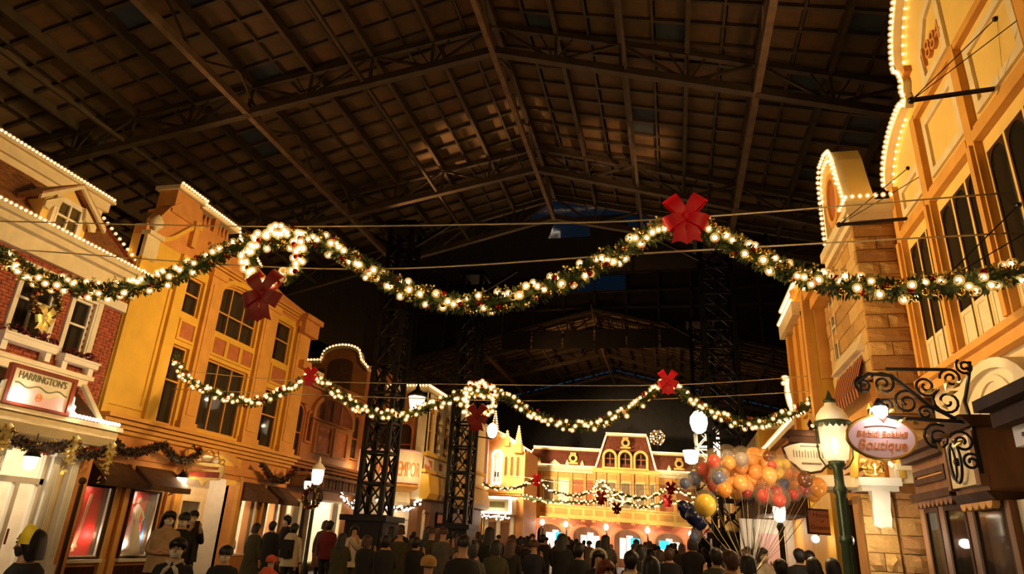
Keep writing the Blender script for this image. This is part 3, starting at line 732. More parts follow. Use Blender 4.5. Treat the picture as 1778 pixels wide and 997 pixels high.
# shop front of the brick house
SF = Fr((-13.3, 0), (0, 1), (1, 0))
MB().prism(WX,[(-14,3.1),(-12.95,3.1),(-12.8,3.28),(-12.8,3.48),(-14,3.48)],B1U0,13.45).box(WX,-13.9,-12.72,3.46,3.56,B1U0,13.5).obj('shop_cornice', M['cream'], b1)
MB().prism(WX,[(-14.0,4.50),(-14.0,4.30),(-12.95,3.56),(-12.85,3.56)],B1U0,12.95).obj('porch_roof', M['darkwood'], b1)
MB().box(LF,B1U0,13.22,4.48,4.74,-.05,.16).box(LF,B1U0,13.3,4.66,4.76,-.05,.24).bar((-13.86,13.15,4.52),(-12.9,12.98,3.58),.12,.10).obj('porch_beam', M['cream'], b1)
bulbs(b1, along([(-12.78,B1U0,3.63),(-12.78,13.45,3.63)], .095), .042, ME_BULBW)
bulbs(b1, along([(-12.95,B1U0,3.63),(-12.95,13.4,3.63)], .19), .036, ME_BULBW)
for y in (9.2,10.6,12.0,13.1): point((-12.55,y,3.75), 9, (1,.86,.66), .05)
for u in (10.35,11.0,12.35,12.85):
    mb = MB().box(SF,u-.13,u+.13,0,.55,0,.22).box(SF,u-.10,u+.10,.55,2.75,0,.16).box(SF,u-.14,u+.14,2.75,3.1,0,.24)
    for q in (-.05,0,.05): mb.box(SF,u+q-.012,u+q+.012,.7,2.6,.16,.18)
    mb.obj('pilaster', M['pillar'], b1)
mb = MB(); wall(mb, SF, B1U0, 13.4, 0, 3.15, [(9.0,10.25,.1,2.9),(11.1,12.25,.05,2.9)], -.2, 0); mb.obj('shop_wall', M['cream'], b1)
MB().box(SF,12.85,13.4,0,3.15,0,.05).obj('corner_panel', M['orange'], b1)
sr = shopback(b1, SF, 9.0, 12.3, .0, 2.95, 2.2, 90)
for (u0,u1) in ((9.0,10.25),(11.1,12.25)):
    w = MB().ring(SF,[(u0,.1),(u0,2.9),(u1,2.9),(u1,.1)],[(u0+.09,.2),(u0+.09,2.82),(u1-.09,2.82),(u1-.09,.2)],-.12,.04).box(SF,u0,u1,2.15,2.27,-.1,.04).box(SF,(u0+u1)/2-.05,(u0+u1)/2+.05,.2,2.2,-.1,.03).obj('shop_door', M['white'], b1)
    for a,b_ in ((u0+.09,(u0+u1)/2-.05),((u0+u1)/2+.05,u1-.09)):
        MB().box(SF,a,b_,.2,2.15,-.05,-.04).obj('pane', M['lampglass'], w)
    MB().box(SF,u0+.09,u1-.09,2.27,2.82,-.05,-.04).obj('pane', M['lampglass'], w)
    MB().box(SF,(u0+u1)/2+.08,(u0+u1)/2+.10,.95,1.25,.02,.06).obj('door_handle', M['mahogany'], w)
mb = MB()
for z in (.5,1.0,1.5,2.0): mb.box(SF,9.1,12.2,z,z+.04,-2.1,-1.7)
mb.obj('shop_shelf', M['white'], sr)
r = random.Random(12); gm = [mat('goods_'+n, c, .5) for n,c in (('pink',(.7,.3,.25)),('gilt',(.7,.5,.15)),('dark',(.05,.04,.04)),('white',(.8,.76,.7)),('blue',(.2,.3,.42)))]
for z in (.54,1.04,1.54,2.04):
    u = 9.15
    while u < 12.1:
        w = r.uniform(.1,.24); h = r.uniform(.12,.36); MB().box(SF,u,u+w,z,z+h,-2.05,-1.8).prism(SF,[(u+w*.2,z+h),(u+w*.8,z+h),(u+w*.5,z+h+.06)],-2.0,-1.85).obj('boxed_goods', r.choice(gm), sr); u += w+r.uniform(.03,.12)
MB().tube([(-12.55,12.55,0),(-12.55,12.55,2.2)],.045,8).ball((-12.55,12.55,2.28),.08).obj('bollard_post', M['darkwood'], b1)
# hanging lantern under the ledge
ln = thing('porch_lantern', 'small lit porch lantern with black cap above the glass shop door at far left', 'lantern', (-12.75,11.35,2.6))
MB().lathe((-12.75,11.35,2.38),[(.05,0),(.11,.05),(.13,.26),(.11,.27)],8).obj('lantern_glass', M['globe'], ln)
MB().lathe((-12.75,11.35,2.65),[(.16,0),(.12,.07),(.04,.13),(.03,.2),(.05,.24),(.01,.3)],8).tube([(-12.75,11.35,2.9),(-12.75,11.35,3.12)],.01,5).obj('lantern_cap', M['black'], ln)
point((-12.6,11.35,2.5), 10)
# sign on the ledge
sg = thing('shop_sign', 'cream and pink sign reading HARRINGTONS in a mahogany frame on the bulb-lit ledge', 'sign', (-12.8,11.05,3.57))
sf = Fr((-12.72,0),(0,1),(1,0))
MB().ring(sf,[(10.28,3.56),(10.28,4.36),(11.86,4.36),(11.86,3.56)],[(10.37,3.62),(10.37,4.29),(11.77,4.29),(11.77,3.62)],-.06,.05).obj('sign_frame', M['mahogany'], sg)
MB().box(sf,10.37,11.77,3.62,4.29,-.04,0).obj('sign_board', M['signcream'], sg)
MB().prism(sf,[(10.37,3.62),(11.77,3.62),(11.77,3.84)]+[(11.77-1.4*k/12, 3.84+.07*math.sin(k*1.05)+.04*math.sin(PI*k/12)) for k in range(1,12)]+[(10.37,3.84)],0,.006).obj('pink_field', M['signpink'], sg)
text("HARRINGTON'S", sf, 11.07, 4.165, .012, .205, 'signgrey', sg, 'lettering', .008, sx=.78)
mb = MB()
for k in range(24):                                            # grey scroll under the name
    a = 10.47+1.2*k/23; b_ = a+.06; f = lambda q: 3.98+.035*math.sin((q-10.4)*13)
    mb.prism(sf,[(a,f(a)-.014),(b_,f(b_)-.014),(b_,f(b_)+.014),(a,f(a)+.014)],.002,.012)
mb.obj('painted_scroll', M['signgrey'], sg)
MB().ring(sf,[(11.07+.08*math.cos(2*PI*k/14),3.80+.08*math.sin(2*PI*k/14)) for k in range(14)],[(11.07+.062*math.cos(2*PI*k/14),3.80+.062*math.sin(2*PI*k/14)) for k in range(14)],.004,.014).obj('painted_ring', M['signorange'], sg)
for u in (11.045,11.1): MB().prism(sf,[(u-.016,3.775),(u+.016,3.775),(u+.02,3.82),(u,3.835),(u-.02,3.82)],.004,.014).obj('painted_emblem', M['signorange'], sg)
for s,u in ((-1,10.28),(1,11.86)):
    MB().prism(sf,[(u,3.57),(u+s*.17,3.57),(u+s*.19,3.66),(u+s*.12,3.70),(u+s*.14,3.80),(u+s*.07,3.84),(u+s*.06,3.98),(u,4.02)],-.04,.03).obj('side_scroll', M['white'], sg)
# wreath on the brick wall window
wreath('unlit dark wreath with gilt balls in front of the upper brick-house window', (-13.72,11.42,6.05), .33, .10, 34, .035, 41, 'goldleaf', .30, lit=False, core='firbrown')
W = bpy.data.objects['wreath.004'] if 'wreath.004' in bpy.data.objects else None
if W:                                                         # face the street
    W.rotation_euler = (0,0,PI/2)
# dry garlands with gilt balls under the ledge
def swag(label, pts, R, seed, gold=True, group='garlands over the shop fronts'):
    t = thing('swag_garland', label, 'garland', pts[0], group)
    fir(pts, R, 260, .022, seed).obj('fir_sprigs', M['firbrown'], t, stuff=True)
    scatter(t, pts, R, ME_GOLD, .045, .16 if gold else .5, seed, front=False)
    scatter(t, pts, R, ME_RED, .04, .3, seed+1, front=False)
    return t
swag('brown garland with gilt balls under the lit ledge at the far left', [(-12.8,8.6,3.0),(-12.75,9.4,2.82),(-12.75,10.1,2.85),(-12.75,10.5,3.02)], .16, 51)
swag('brown garland with gilt balls under the lit ledge, second from the far left', [(-12.75,10.6,3.02),(-12.7,11.1,2.85),(-12.7,11.7,2.86),(-12.7,12.1,3.02)], .15, 52)
swag('brown garland with gilt balls at the right corner of the lit ledge', [(-12.7,12.2,3.02),(-12.7,12.5,2.85),(-12.7,12.9,2.88),(-12.75,13.2,3.05)], .15, 53)
for i,(u,zt) in enumerate(((10.52,3.0),(12.12,3.0),(13.15,3.0))):
    t = thing('gilt_ribbon_drop', ('gilt ribbon cluster hanging at the far left of the shop ledge','gilt ribbon cluster hanging between the two glass shop doors','gilt ribbon cluster hanging at the right end of the shop ledge')[i], 'decoration', (-12.7,u,zt))
    mb = MB(); r = random.Random(60+i)
    for k in range(60):
        z = zt-abs(r.gauss(0,.28)); w = .16*(1-(zt-z)*.8); p = Vector((-12.62+r.uniform(-.08,.1), u+r.uniform(-w,w), z)); v = Vector((r.uniform(-1,1),r.uniform(-1,1),r.uniform(-1,1)))*.055; q = Vector((r.uniform(-1,1),r.uniform(-1,1),r.uniform(-1,1)))*.05
        mb.add([tuple(p-v),tuple(p+q),tuple(p+v),tuple(p-q)],[(0,1,2,3)])
    mb.obj('ribbon_loops', M['goldleaf'], t, stuff=True)
    bow(t, (-12.6,u,zt), .2, 'goldleaf', name='bow')

# ------------------------------------------------------------ left building 2: ochre facade in three storeys
b2 = thing('ochre_facade', 'tall yellow and orange three-storey facade with arched triple windows, second from left', 'building', (-14,18.4,0))
U0, U1 = 13.86, 23.0
lowW = [(15.9,16.6,4.12,6.40),(17.45,19.6,4.2,6.38),(20.72,21.85,4.15,6.2)]
midP = [(15.95,16.55,6.62,7.10),(17.5,18.1,6.58,7.08),(18.25,18.85,6.58,7.08),(19.0,19.58,6.58,7.08),(20.85,21.75,6.45,7.0)]
topW = [(15.85,16.62,7.38,8.55),(17.4,19.62,7.28,8.98),(20.75,21.85,7.25,8.75)]
gr = [(14.12,14.98,.64,2.26),(15.72,16.7,.64,2.26),(17.5,20.15,0,3.62),(20.5,21.35,.66,2.34),(22.05,22.85,.66,2.34)]
mb = MB(); wall(mb, LF, U0, U1, 3.6, 8.99, lowW+topW, -.4, 0); mb.obj('wall', M['yellow'], b2)
MB().box(LF,U0,U1,8.99,9.3,-.4,0).obj('frieze', M['orange'], b2)
mb = MB(); wall(mb, LF, U0, U1, 0, 3.7, gr, -.4, -.02); mb.obj('ground_wall', M['orange'], b2)
for q in lowW: window(LF, b2, *q, cols=3 if q[1]-q[0] > 1.5 else 1, rows=2, fm='ochre', d=-.15)
for q in topW: window(LF, b2, *q, rise=.42 if q[1]-q[0] > 1.5 else 0, cols=3 if q[1]-q[0] > 1.5 else 1, rows=2, fm='ochre', d=-.15)
for q in midP:
    MB().box(LF,*q,-.02,.02).obj('spandrel_panel', M['terra'], b2)
    MB().ring(LF,[(q[0]-.08,q[2]-.08),(q[0]-.08,q[3]+.08),(q[1]+.08,q[3]+.08),(q[1]+.08,q[2]-.08)],[(q[0],q[2]),(q[0],q[3]),(q[1],q[3]),(q[1],q[2])],-.02,.06).obj('panel_moulding', M['yellow'], b2)
for (a,b_) in ((16.72,17.34),(19.72,20.58),(22.0,22.95)):
    MB().box(LF,a,b_,4.05,9.0,0,.14).box(LF,a-.05,b_+.05,4.05,4.3,0,.19).box(LF,a-.06,b_+.06,8.85,9.05,0,.2).box(LF,a+.12,b_-.12,4.5,8.6,.14,.17).obj('pilaster', M['ochre'], b2)
MB().box(LF,13.88,14.05,3.9,8.7,0,.1).box(LF,15.35,15.75,4.0,9.0,0,.12).obj('corner_strip', M['yellow'], b2)
MB().ring(LF,[(14.1,4.3),(14.1,8.0),(15.3,8.0),(15.3,4.3)],[(14.2,4.42),(14.2,7.88),(15.2,7.88),(15.2,4.42)],0,.05).obj('wall_moulding', M['yellow'], b2)
for q in (topW[1],):
    ap_ = archpts(q[0]-.02,q[1]+.02,q[2],q[3]-.40,.45,14); ao = archpts(q[0]-.17,q[1]+.17,q[2],q[3]-.40,.62,14)
    MB().ring(LF,ao[1:-1],ap_[1:-1],0,.12,closed=False).obj('arch_moulding', M['yellow'], b2)
cornice(LF, U0, 23.1, 3.62, 4.06, .42, 'ochre', b2, 'floor_cornice', 4)
MB().box(LF,U0,23.05,3.05,3.3,-.02,.16).box(LF,U0,23.05,2.9,3.05,-.02,.08).obj('shop_fascia', M['orange'], b2)
cornice(LF, 16.6, 23.1, 9.1, 9.35, .22, 'ochre', b2, 'upper_cornice', 3)
# parapet: side wall block with urn, curved gable, raised block with balusters
MB().box(LF,13.86,14.35,8.3,9.0,-.1,.12).box(LF,13.84,14.4,8.95,9.08,-.1,.2).obj('parapet_block', M['cream'], b2)
MB().lathe((-13.9,14.08,9.08),[(.06,0),(.06,.08),(.17,.2),(.18,.34),(.11,.48),(.03,.56)],10).obj('urn_finial', M['cream'], b2, True)
mb = MB().prism(LF,[(14.3,9.3),(23.0,9.3),(23.0,9.6),(21.0,9.75),(19.4,10.05),(18.6,10.28),(15.85,10.28),(15.85,10.72),(15.0,10.55),(14.6,10.2),(14.3,9.7)],-.5,-.06); mb.obj('parapet_wall', M['orange'], b2)
sc = []
for k in range(13): sc.append((14.4+1.5*k/12, 9.0+1.0*(1-math.cos(PI*k/12))/2))
MB().ring(LF,[(u,z+.16) for u,z in sc],sc,-.15,.06,closed=False).obj('scroll_moulding', M['yellow'], b2)
sc2 = [(16.4+1.6*k/12, 9.78-.6*(1-math.cos(PI*k/12))/2) for k in range(13)]
MB().ring(LF,[(u,z+.1) for u,z in sc2],sc2,-.15,.06,closed=False).obj('scroll_moulding', M['orange'], b2)
MB().box(LF,15.55,15.75,9.35,10.2,-.15,.1).box(LF,16.6,18.3,9.45,10.1,-.15,-.08).obj('parapet_panel', M['ochre'], b2)
MB().box(LF,14.75,15.75,10.15,10.85,-.75,-.1).box(LF,14.6,15.9,10.05,10.17,-.85,0).obj('parapet_pedestal', M['orange'], b2)
for k in range(9):
    u = 15.95+.19*k
    if k == 4: MB().box(LF,u-.1,u+.12,10.2,10.85,-.5,-.15).obj('baluster_pier', M['orange'], b2)
    else: MB().lathe((LF(u,0,-.32)[0],u,10.3),[(.05,0),(.09,.16),(.05,.36),(.06,.5)],8).obj('baluster', M['orange'], b2, True)
MB().box(LF,14.65,15.85,10.85,10.98,-.85,.02).box(LF,15.85,17.75,10.82,10.95,-.5,-.1).box(LF,17.75,18.6,10.45,10.58,-.5,-.1).obj('parapet_coping', M['cream'], b2)
bulbs(b2, along([(-13.95,14.65,11.03),(-13.95,15.85,11.03),(-14.08,15.9,11.0),(-14.08,17.75,11.0),(-14.08,17.9,10.65),(-14.08,18.6,10.62),(-14.08,19.4,10.2)], .125), .04)
MB().box(LF,22.0,23.05,8.6,9.2,.1,.4).box(LF,21.9,23.15,9.15,9.35,.1,.5).obj('corner_bracket', M['orange'], b2); MB().box(LF,22.3,22.9,7.3,7.6,0,.4).obj('corner_block', M['orange'], b2)
# ground floor: lit poster windows, awnings, arched door recess, end windows
def poster_win(q, body):
    w = MB().ring(LF,[(q[0]-.06,q[2]-.05),(q[0]-.06,q[3]+.05),(q[1]+.06,q[3]+.05),(q[1]+.06,q[2]-.05)],[(q[0],q[2]),(q[0],q[3]),(q[1],q[3]),(q[1],q[2])],-.2,.05).box(LF,q[1]-.12,q[1]-.06,q[2],q[3],-.12,-.04).obj('display_window', M['darkwood'], b2)
    MB().box(LF,q[0]-.1,q[1]+.1,q[2]-.13,q[2]-.05,-.1,.14).obj('window_sill', M['white'], w)
    MB().box(LF,q[0],q[1],q[2],q[3],-.20,-.18).obj('display_back', M[body], w)
    MB().box(LF,q[0],q[1],q[2]-.03,q[2],-.2,-.05).box(LF,q[0],q[1],q[3],q[3]+.03,-.2,-.05).obj('display_box', M['white'], w)
    MB().box(LF,q[0],q[1],q[2],q[3],-.03,-.022).obj('pane', M['lampglass'], w)
    MB().box(LF,q[1]-.05,q[1]-.02,q[2]+.02,q[3],-.03,.02).box(LF,q[0],q[1],q[2],q[2]+.03,-.03,.02).obj('white_inner_frame', M['white'], w)
    point(LF(q[0]+.1,q[3]-.06,-.08), 7, (1,.84,.7), .03); point(LF(q[1]-.2,q[2]+.5,-.06), 5, (1,.84,.7), .03); point(LF(q[0]+.1,q[2]+.3,-.06), 5, (1,.84,.7), .03)
    MB().box(LF,q[0]-.08,q[1]+.1,.16,.42,.0,.03).obj('plinth_panel', M['darkwood'], w)
    return w
w1 = poster_win(gr[0], 'redlit')
MB().prism(LF,[(14.36,.75),(14.44,.75),(14.60,2.1),(14.52,2.1)],-.18,-.16).prism(LF,[(14.14,.78),(14.5,.86),(14.42,.98),(14.2,.88)],-.18,-.15).obj('pale_ribbon_prop', mat('pale_gilt_ribbon',(.8,.42,.2),.4), w1)
w2 = poster_win(gr[1], 'redlit')
MB().box(LF,15.74,16.05,1.95,2.24,-.18,-.165).obj('pale_back_panel', M['signpink'], w2)
MB().box(LF,16.5,16.6,.66,2.0,-.2,-.12).obj('blue_side_panel', mat('blue_panel',(.02,.12,.32),.5), w2)
# a white gown on a stand
gx = LF(16.12,0,-.10)
MB().lathe((gx[0],gx[1],.66),[(.30,0),(.27,.2),(.21,.5),(.12,.78),(.09,.9),(.11,1.05),(.10,1.18),(.05,1.24),(.035,1.3)],16).obj('white_gown', M['white'], w2, True)
MB().ball((gx[0],gx[1],2.03),.085,10,8,(1,.95,1.25)).obj('mannequin_head', mat('mannequin_tan',(.62,.36,.22),.5), w2, True)
MB().ball((gx[0]-.03,gx[1]+.01,2.06),.10,10,8,(.9,1,1.2)).obj('red_veil', M['redlit'], w2, True)
for s in (-1,1): MB().tube([(gx[0]+.02,gx[1]+s*.11,1.8),(gx[0]+.1,gx[1]+s*.17,1.6),(gx[0]+.16,gx[1]+s*.05,1.5)],[.04,.035,.03],6).obj('gown_sleeve', M['white'], w2, True)
for u0,u1,nm in ((13.98,15.25,''),(15.5,16.95,''),(20.35,21.5,''),(21.9,22.95,'')):
    mb = MB().add([LF(u0,2.95,0),LF(u1,2.95,0),LF(u1+.05,2.42,.75),LF(u0-.05,2.42,.75),LF(u0-.05,2.28,.75),LF(u1+.05,2.28,.75),LF(u0,2.3,0),LF(u1,2.3,0)],[(0,1,2,3),(3,2,5,4),(0,3,4,6),(1,7,5,2)]) 
    m2 = MB(); m2.add([LF(u0,2.95,0),LF(u1,2.95,0),LF(u1+.05,2.42,.75),LF(u0-.05,2.42,.75),LF(u0-.05,2.28,.75),LF(u1+.05,2.28,.75),LF(u0,2.3,0),LF(u1,2.3,0)],[(0,1,2,3),(3,2,5,4),(0,3,4,6),(1,7,5,2)])
    aw = m2.obj('awning', M['awning'], b2)
    MB().tube([LF(u0,2.96,.03),LF(u1,2.96,.03)],.03,6).obj('awning_rail', M['darkwood'], aw)
for u in (15.12,15.42,16.98,17.3,20.3,21.7): MB().box(LF,u-.07,u+.07,.6,2.9,0,.09).box(LF,u-.1,u+.1,.0,.6,0,.12).obj('shop_pilaster', M['ochre'], b2)
# arched recess with doors
q = gr[2]; ao = archpts(q[0],q[1],0,2.75,.87,14); n = len(ao)
MB().prism(LF,[(q[0],3.62)]+ao[1:n//2+1]+[((q[0]+q[1])/2,3.62)],-.42,0).prism(LF,[((q[0]+q[1])/2,3.62)]+ao[n//2:n-1]+[(q[1],3.62)],-.42,0).obj('arch_spandrel', M['yellow'], b2)
MB().ring(LF,archpts(q[0]-.16,q[1]+.16,0,2.75,1.03,14),ao,-.02,.12,closed=False).obj('arch_surround', M['ochre'], b2)
RF_ = Fr((-15.05,0),(0,1),(1,0))
MB().box(RF_,17.3,20.4,0,3.7,-.1,0).obj('recess_back', M['shopwall'], b2)
MB().box(WX,-15.05,-14.3,0,3.6,20.15,20.25).obj('recess_side', M['pillar'], b2); MB().box(WX,-15.05,-14.3,0,3.6,17.4,17.5).obj('recess_side', M['pillar'], b2)
MB().box(WX,-15.05,-14.3,3.55,3.6,17.5,20.15).obj('recess_ceiling', M['cream'], b2)
for u in (17.7,18.85):
    dr = MB().ring(RF_,[(u,0),(u,2.3),(u+1.05,2.3),(u+1.05,0)],[(u+.1,.9),(u+.1,2.18),(u+.95,2.18),(u+.95,.9)],0,.07).box(RF_,u+.1,u+.95,.05,.9,0,.04).obj('recess_door', M['cream'], b2)
    MB().box(RF_,u+.1,u+.95,.9,2.18,.01,.02).obj('pane', M['pane'], dr)
    MB().box(RF_,u+.88,u+.91,.95,1.2,.07,.11).obj('door_handle', M['gold'], dr)
point((-14.55,18.6,3.1), 30, CREAM, .15)
for q in gr[3:]:
    w = MB().ring(LF,[(q[0]-.05,q[2]-.05),(q[0]-.05,q[3]+.05),(q[1]+.05,q[3]+.05),(q[1]+.05,q[2]-.05)],[(q[0],q[2]),(q[0],q[3]),(q[1],q[3]),(q[1],q[2])],-.15,.06).obj('shop_window', M['white'], b2)
    MB().box(LF,*q,-.04,-.03).obj('pane', M['lampglass'], w)
sr = shopback(b2, LF, 20.35, 22.95, .3, 2.6, 1.6, 70, 'white')
for k in range(7): MB().lathe(LF(20.5+.36*k,.7,-.5-.3*(k%2)),[(.05,0),(.12,.1),(.10,.3),(.05,.42),(.07,.5),(.02,.58)],8).obj('toy_figure', gm[k%5], sr, True)
sign2 = thing('hanging_sign', 'ornate gilt hanging sign with a scrolled crest before the arched shop entrance', 'sign', (-13.1,17.6,2.9))
hf = Fr((-13.15,17.3),(.93,.37),(.37,-.93))
MB().prism(hf,[(-.5,3.12),(-.55,2.86),(-.42,2.72),(-.12,2.7),(0,2.52),(.12,2.7),(.42,2.72),(.55,2.86),(.5,3.12),(.3,3.18),(-.3,3.18)],-.04,.03).obj('sign_board', M['gold'], sign2)
MB().box(hf,-.42,.42,2.78,2.94,.03,.045).obj('red_band', M['mahogany'], sign2)
MB().box(hf,-.36,.36,3.0,3.08,.03,.045).obj('brown_band', M['brownsign'], sign2)
for k,(x,z,rr) in enumerate(((0,3.36,.17),(-.24,3.26,.11),(.24,3.26,.11),(-.42,3.22,.07),(.42,3.22,.07))):
    MB().tube([hf(x+rr*math.cos(2*PI*i/14),z+rr*math.sin(2*PI*i/14),0) for i in range(14)],.03,5,closed=True).obj('crest_scroll', M['gold'], sign2, True)
MB().bar(hf(-.3,3.45,0),(-14,17.6,3.75),.03,.04).bar(hf(.35,3.2,0),(-13.6,18.3,3.65),.02,.02).obj('sign_bracket', M['black'], sign2)
wl = thing('wall_lantern', 'bright white wall lantern left of the ornate gilt hanging sign', 'lantern', (-13.6,16.95,2.6))
MB().lathe((-13.6,16.95,2.42),[(.05,0),(.12,.06),(.15,.3),(.13,.31)],8).obj('lantern_glass', M['flame'], wl)
MB().lathe((-13.6,16.95,2.72),[(.17,0),(.1,.1),(.03,.18),(.01,.24)],8).bar((-13.6,16.95,2.38),(-14,16.95,2.2),.03,.03).obj('lantern_frame', M['black'], wl)
point((-13.4,16.95,2.6), 20)
swag('brown garland with red balls on the ochre facade above the first awning', [(-13.5,13.95,3.42),(-13.5,14.6,3.15),(-13.5,15.3,3.28),(-13.5,15.75,3.5)], .15, 71, False)
swag('brown garland with red balls on the ochre facade above the second awning', [(-13.5,15.8,3.5),(-13.5,16.4,3.2),(-13.5,16.95,3.22),(-13.5,17.4,3.55)], .15, 72, False)
swag('brown garland with red balls on the ochre facade right of the arched entrance', [(-13.5,20.6,3.5),(-13.5,21.3,3.12),(-13.5,22.1,3.12),(-13.5,22.7,3.5)], .15, 73, False)
# ------------------------------------------------------------ left building 3: darker corner store with rounded sign porch
b3 = thing('corner_store', 'brown-orange corner store with arched bulb-lit gable and rounded entrance porch behind the iron towers', 'building', (-14,29,0))
hol = [(22.95,23.75,4.05,6.15),(28.0,28.75,4.5,6.6)]
mb = MB(); wall(mb, LF, 23.0, 29.6, 3.2, 7.3, hol, -.4, -.05); mb.obj('wall', M['umber'], b3)
mb = MB(); wall(mb, LF, 23.0, 29.6, 0, 3.3, [(23.3,24.4,.5,2.5),(25.0,27.6,.3,2.6)], -.4, -.05); mb.obj('ground_wall', M['umber'], b3)
window(LF, b3, 22.98, 23.72, 4.1, 6.1, rise=.35, cols=1, rows=2, fm='terra', d=-.12)
window(LF, b3, 28.02, 28.72, 4.55, 6.55, rise=.33, cols=1, rows=2, fm='terra', d=-.12)
for u in (24.1,):
    nb = MB().ring(LF,archpts(u-.25,u+.25,4.7,5.75,.22),archpts(u-.17,u+.17,4.78,5.72,.16),-.05,.05).obj('niche_frame', M['terra'], b3)
    MB().prism(LF,archpts(u-.17,u+.17,4.78,5.72,.16),-.04,-.02).obj('niche_back', M['darkwood'], nb)
for a,b_ in ((24.7,25.9),(26.3,27.4)):
    MB().ring(LF,[(a-.1,4.4),(a-.1,5.6),(b_+.1,5.6),(b_+.1,4.4)],[(a,4.5),(a,5.5),(b_,5.5),(b_,4.5)],-.05,.06).obj('panel_frame', M['umber'], b3)
    MB().box(LF,a,b_,4.5,5.5,-.05,-.01).obj('wall_panel', M['terra'], b3)
mb = MB()
ao = archpts(24.3,27.6,5.75,5.95,.75,14); MB().ring(LF,archpts(24.1,27.8,5.7,5.95,.95,14),ao,-.05,.12).obj('lunette_moulding', M['umber'], b3)
MB().prism(LF,ao,-.05,-.02).obj('lunette_panel', M['slate'], b3)
for u in (25.2,25.9,26.6): MB().box(LF,u-.05,u+.05,5.8,6.6,-.02,.04).obj('lunette_bar', M['umber'], b3)
cornice(LF, 23.0, 29.7, 3.72, 4.05, .4, 'umber', b3, 'floor_cornice', 3)
dentils(LF, 23.2, 29.5, 3.5, .2, 0, .2, .28, 'darkwood', b3)
mb = MB()                                                     # ribbed soffit of the canopy
n = 22
for k in range(n): mb.box(LF,23.1+.29*k,23.1+.29*k+.2,3.02,3.42,0,.85-.02*(k%2))
mb.obj('ribbed_canopy', M['brownwood'], b3); MB().box(LF,23.0,29.6,3.40,3.52,0,.95).obj('canopy_top', M['umber'], b3)
cornice(LF, 23.0, 29.7, 6.9, 7.3, .35, 'umber', b3, 'upper_cornice', 3)
FE = Fr((0,29.4),(1,0),(0,-1))                               # upper block, facing the camera
MB().box(WX,-17.6,-11.15,7.0,7.9,29.4,40).box(WX,-18.2,-14,0,9.2,29.55,40).obj('upper_block', M['umber'], b3)
pts = [(-17.9,7.0),(-17.9,9.2),(-16.75,9.2),(-16.75,9.45)]+[(-15.7-1.0*math.cos(PI*k/10), 9.5+.45*math.sin(PI*k/10)) for k in range(11)]+[(-14.6,9.2),(-14.2,8.8),(-14.2,7.0)]
MB().prism(FE,pts,0,.35).obj('gable_wall', M['umber'], b3)
MB().prism(FE,[(-17.6,7.7),(-17.6,8.95),(-16.5,8.95),(-16.5,7.7)],.35,.38).prism(FE,archpts(-16.3,-15.0,7.7,9.1,.35),.35,.38).obj('gable_panel', M['awning'], b3)
MB().prism(FE,[(a,b_+.02) for a,b_ in pts[1:-1]]+[(a,b_+.16) for a,b_ in pts[1:-1]][::-1],-.05,.45).obj('gable_coping', M['cream'], b3)
bulbs(b3, along([FE(a,b_+.2,.4) for a,b_ in pts[1:-1]], .17), .055)
MB().box(WX,-15.3,-13.75,7.3,7.5,23.0,24.2).obj('roof_ledge', M['cream'], b3)
MB().box(WX,-13.1,-10.95,7.85,8.05,29.0,40).obj('roof_ledge', M['cream'], b3)
bulbs(b3, along([(-15.2,23.0,7.56),(-13.75,23.0,7.56)], .13), .05)
bulbs(b3, along([(-13.1,29.0,8.1),(-10.95,29.0,8.1),(-10.9,33,8.1)], .16), .055)
MB().box(FE,-14.2,-11.1,3.3,7.0,-.3,-.1).obj('porch_wall', M['umber'], b3)
for u in (-13.3,-12.1):
    window(FE, b3, u-.42, u+.42, 4.6, 6.4, rise=.35, cols=1, rows=2, fm='terra', d=0, hole=False, curtain=None)
MB().prism(FE,[(-14.2,7.0),(-11.1,7.0),(-11.1,7.9),(-14.2,7.9)],-.3,-.05).obj('attic_panel', M['terra'], b3)
# rounded marquee with lettering
cx, cy, Rr = -12.9, 30.6, 2.0
a0, a1 = PI*1.08, PI*1.92
MB().lathe((cx,cy,0),[(Rr-.25,3.25),(Rr+.05,3.42),(Rr+.12,3.52),(Rr+.02,3.62),(Rr-.3,3.64)],24,a0,a1).obj('porch_canopy', M['ochre'], b3)
MB().lathe((cx,cy,0),[(Rr-.5,2.55),(Rr-.3,2.6),(Rr-.16,2.85),(Rr-.22,3.3)],24,a0,a1).obj('porch_frieze', M['cream'], b3)
mb = MB(); vs = []; n = 26
def top(t): return 4.32+(.75 if .18 < t < .82 else .75*max(0,1-((.18-t if t < .5 else t-.82)/.18)**2))
for k in range(n+1):
    a = a0+(a1-a0)*k/n; t = k/n
    for rr in (Rr-.02,Rr+.06):
        vs += [(cx+rr*math.cos(a),cy+rr*math.sin(a),3.66),(cx+rr*math.cos(a),cy+rr*math.sin(a),3.66+(top(t)-3.66))]
mb.add(vs,[q for k in range(n) for q in ((4*k,4*k+4,4*k+5,4*k+1),(4*k+2,4*k+3,4*k+7,4*k+6),(4*k+1,4*k+5,4*k+7,4*k+3))]); sb = mb.obj('sign_board', M['signcream'], b3)
MB().tube([(cx+(Rr+.05)*math.cos(a0+(a1-a0)*k/n),cy+(Rr+.05)*math.sin(a0+(a1-a0)*k/n),3.68) for k in range(n+1)],.05,6).tube([(cx+(Rr+.05)*math.cos(a0+(a1-a0)*k/n),cy+(Rr+.05)*math.sin(a0+(a1-a0)*k/n),top(k/n)) for k in range(n+1)],.06,6).obj('sign_edge', M['signpink'], b3, True)
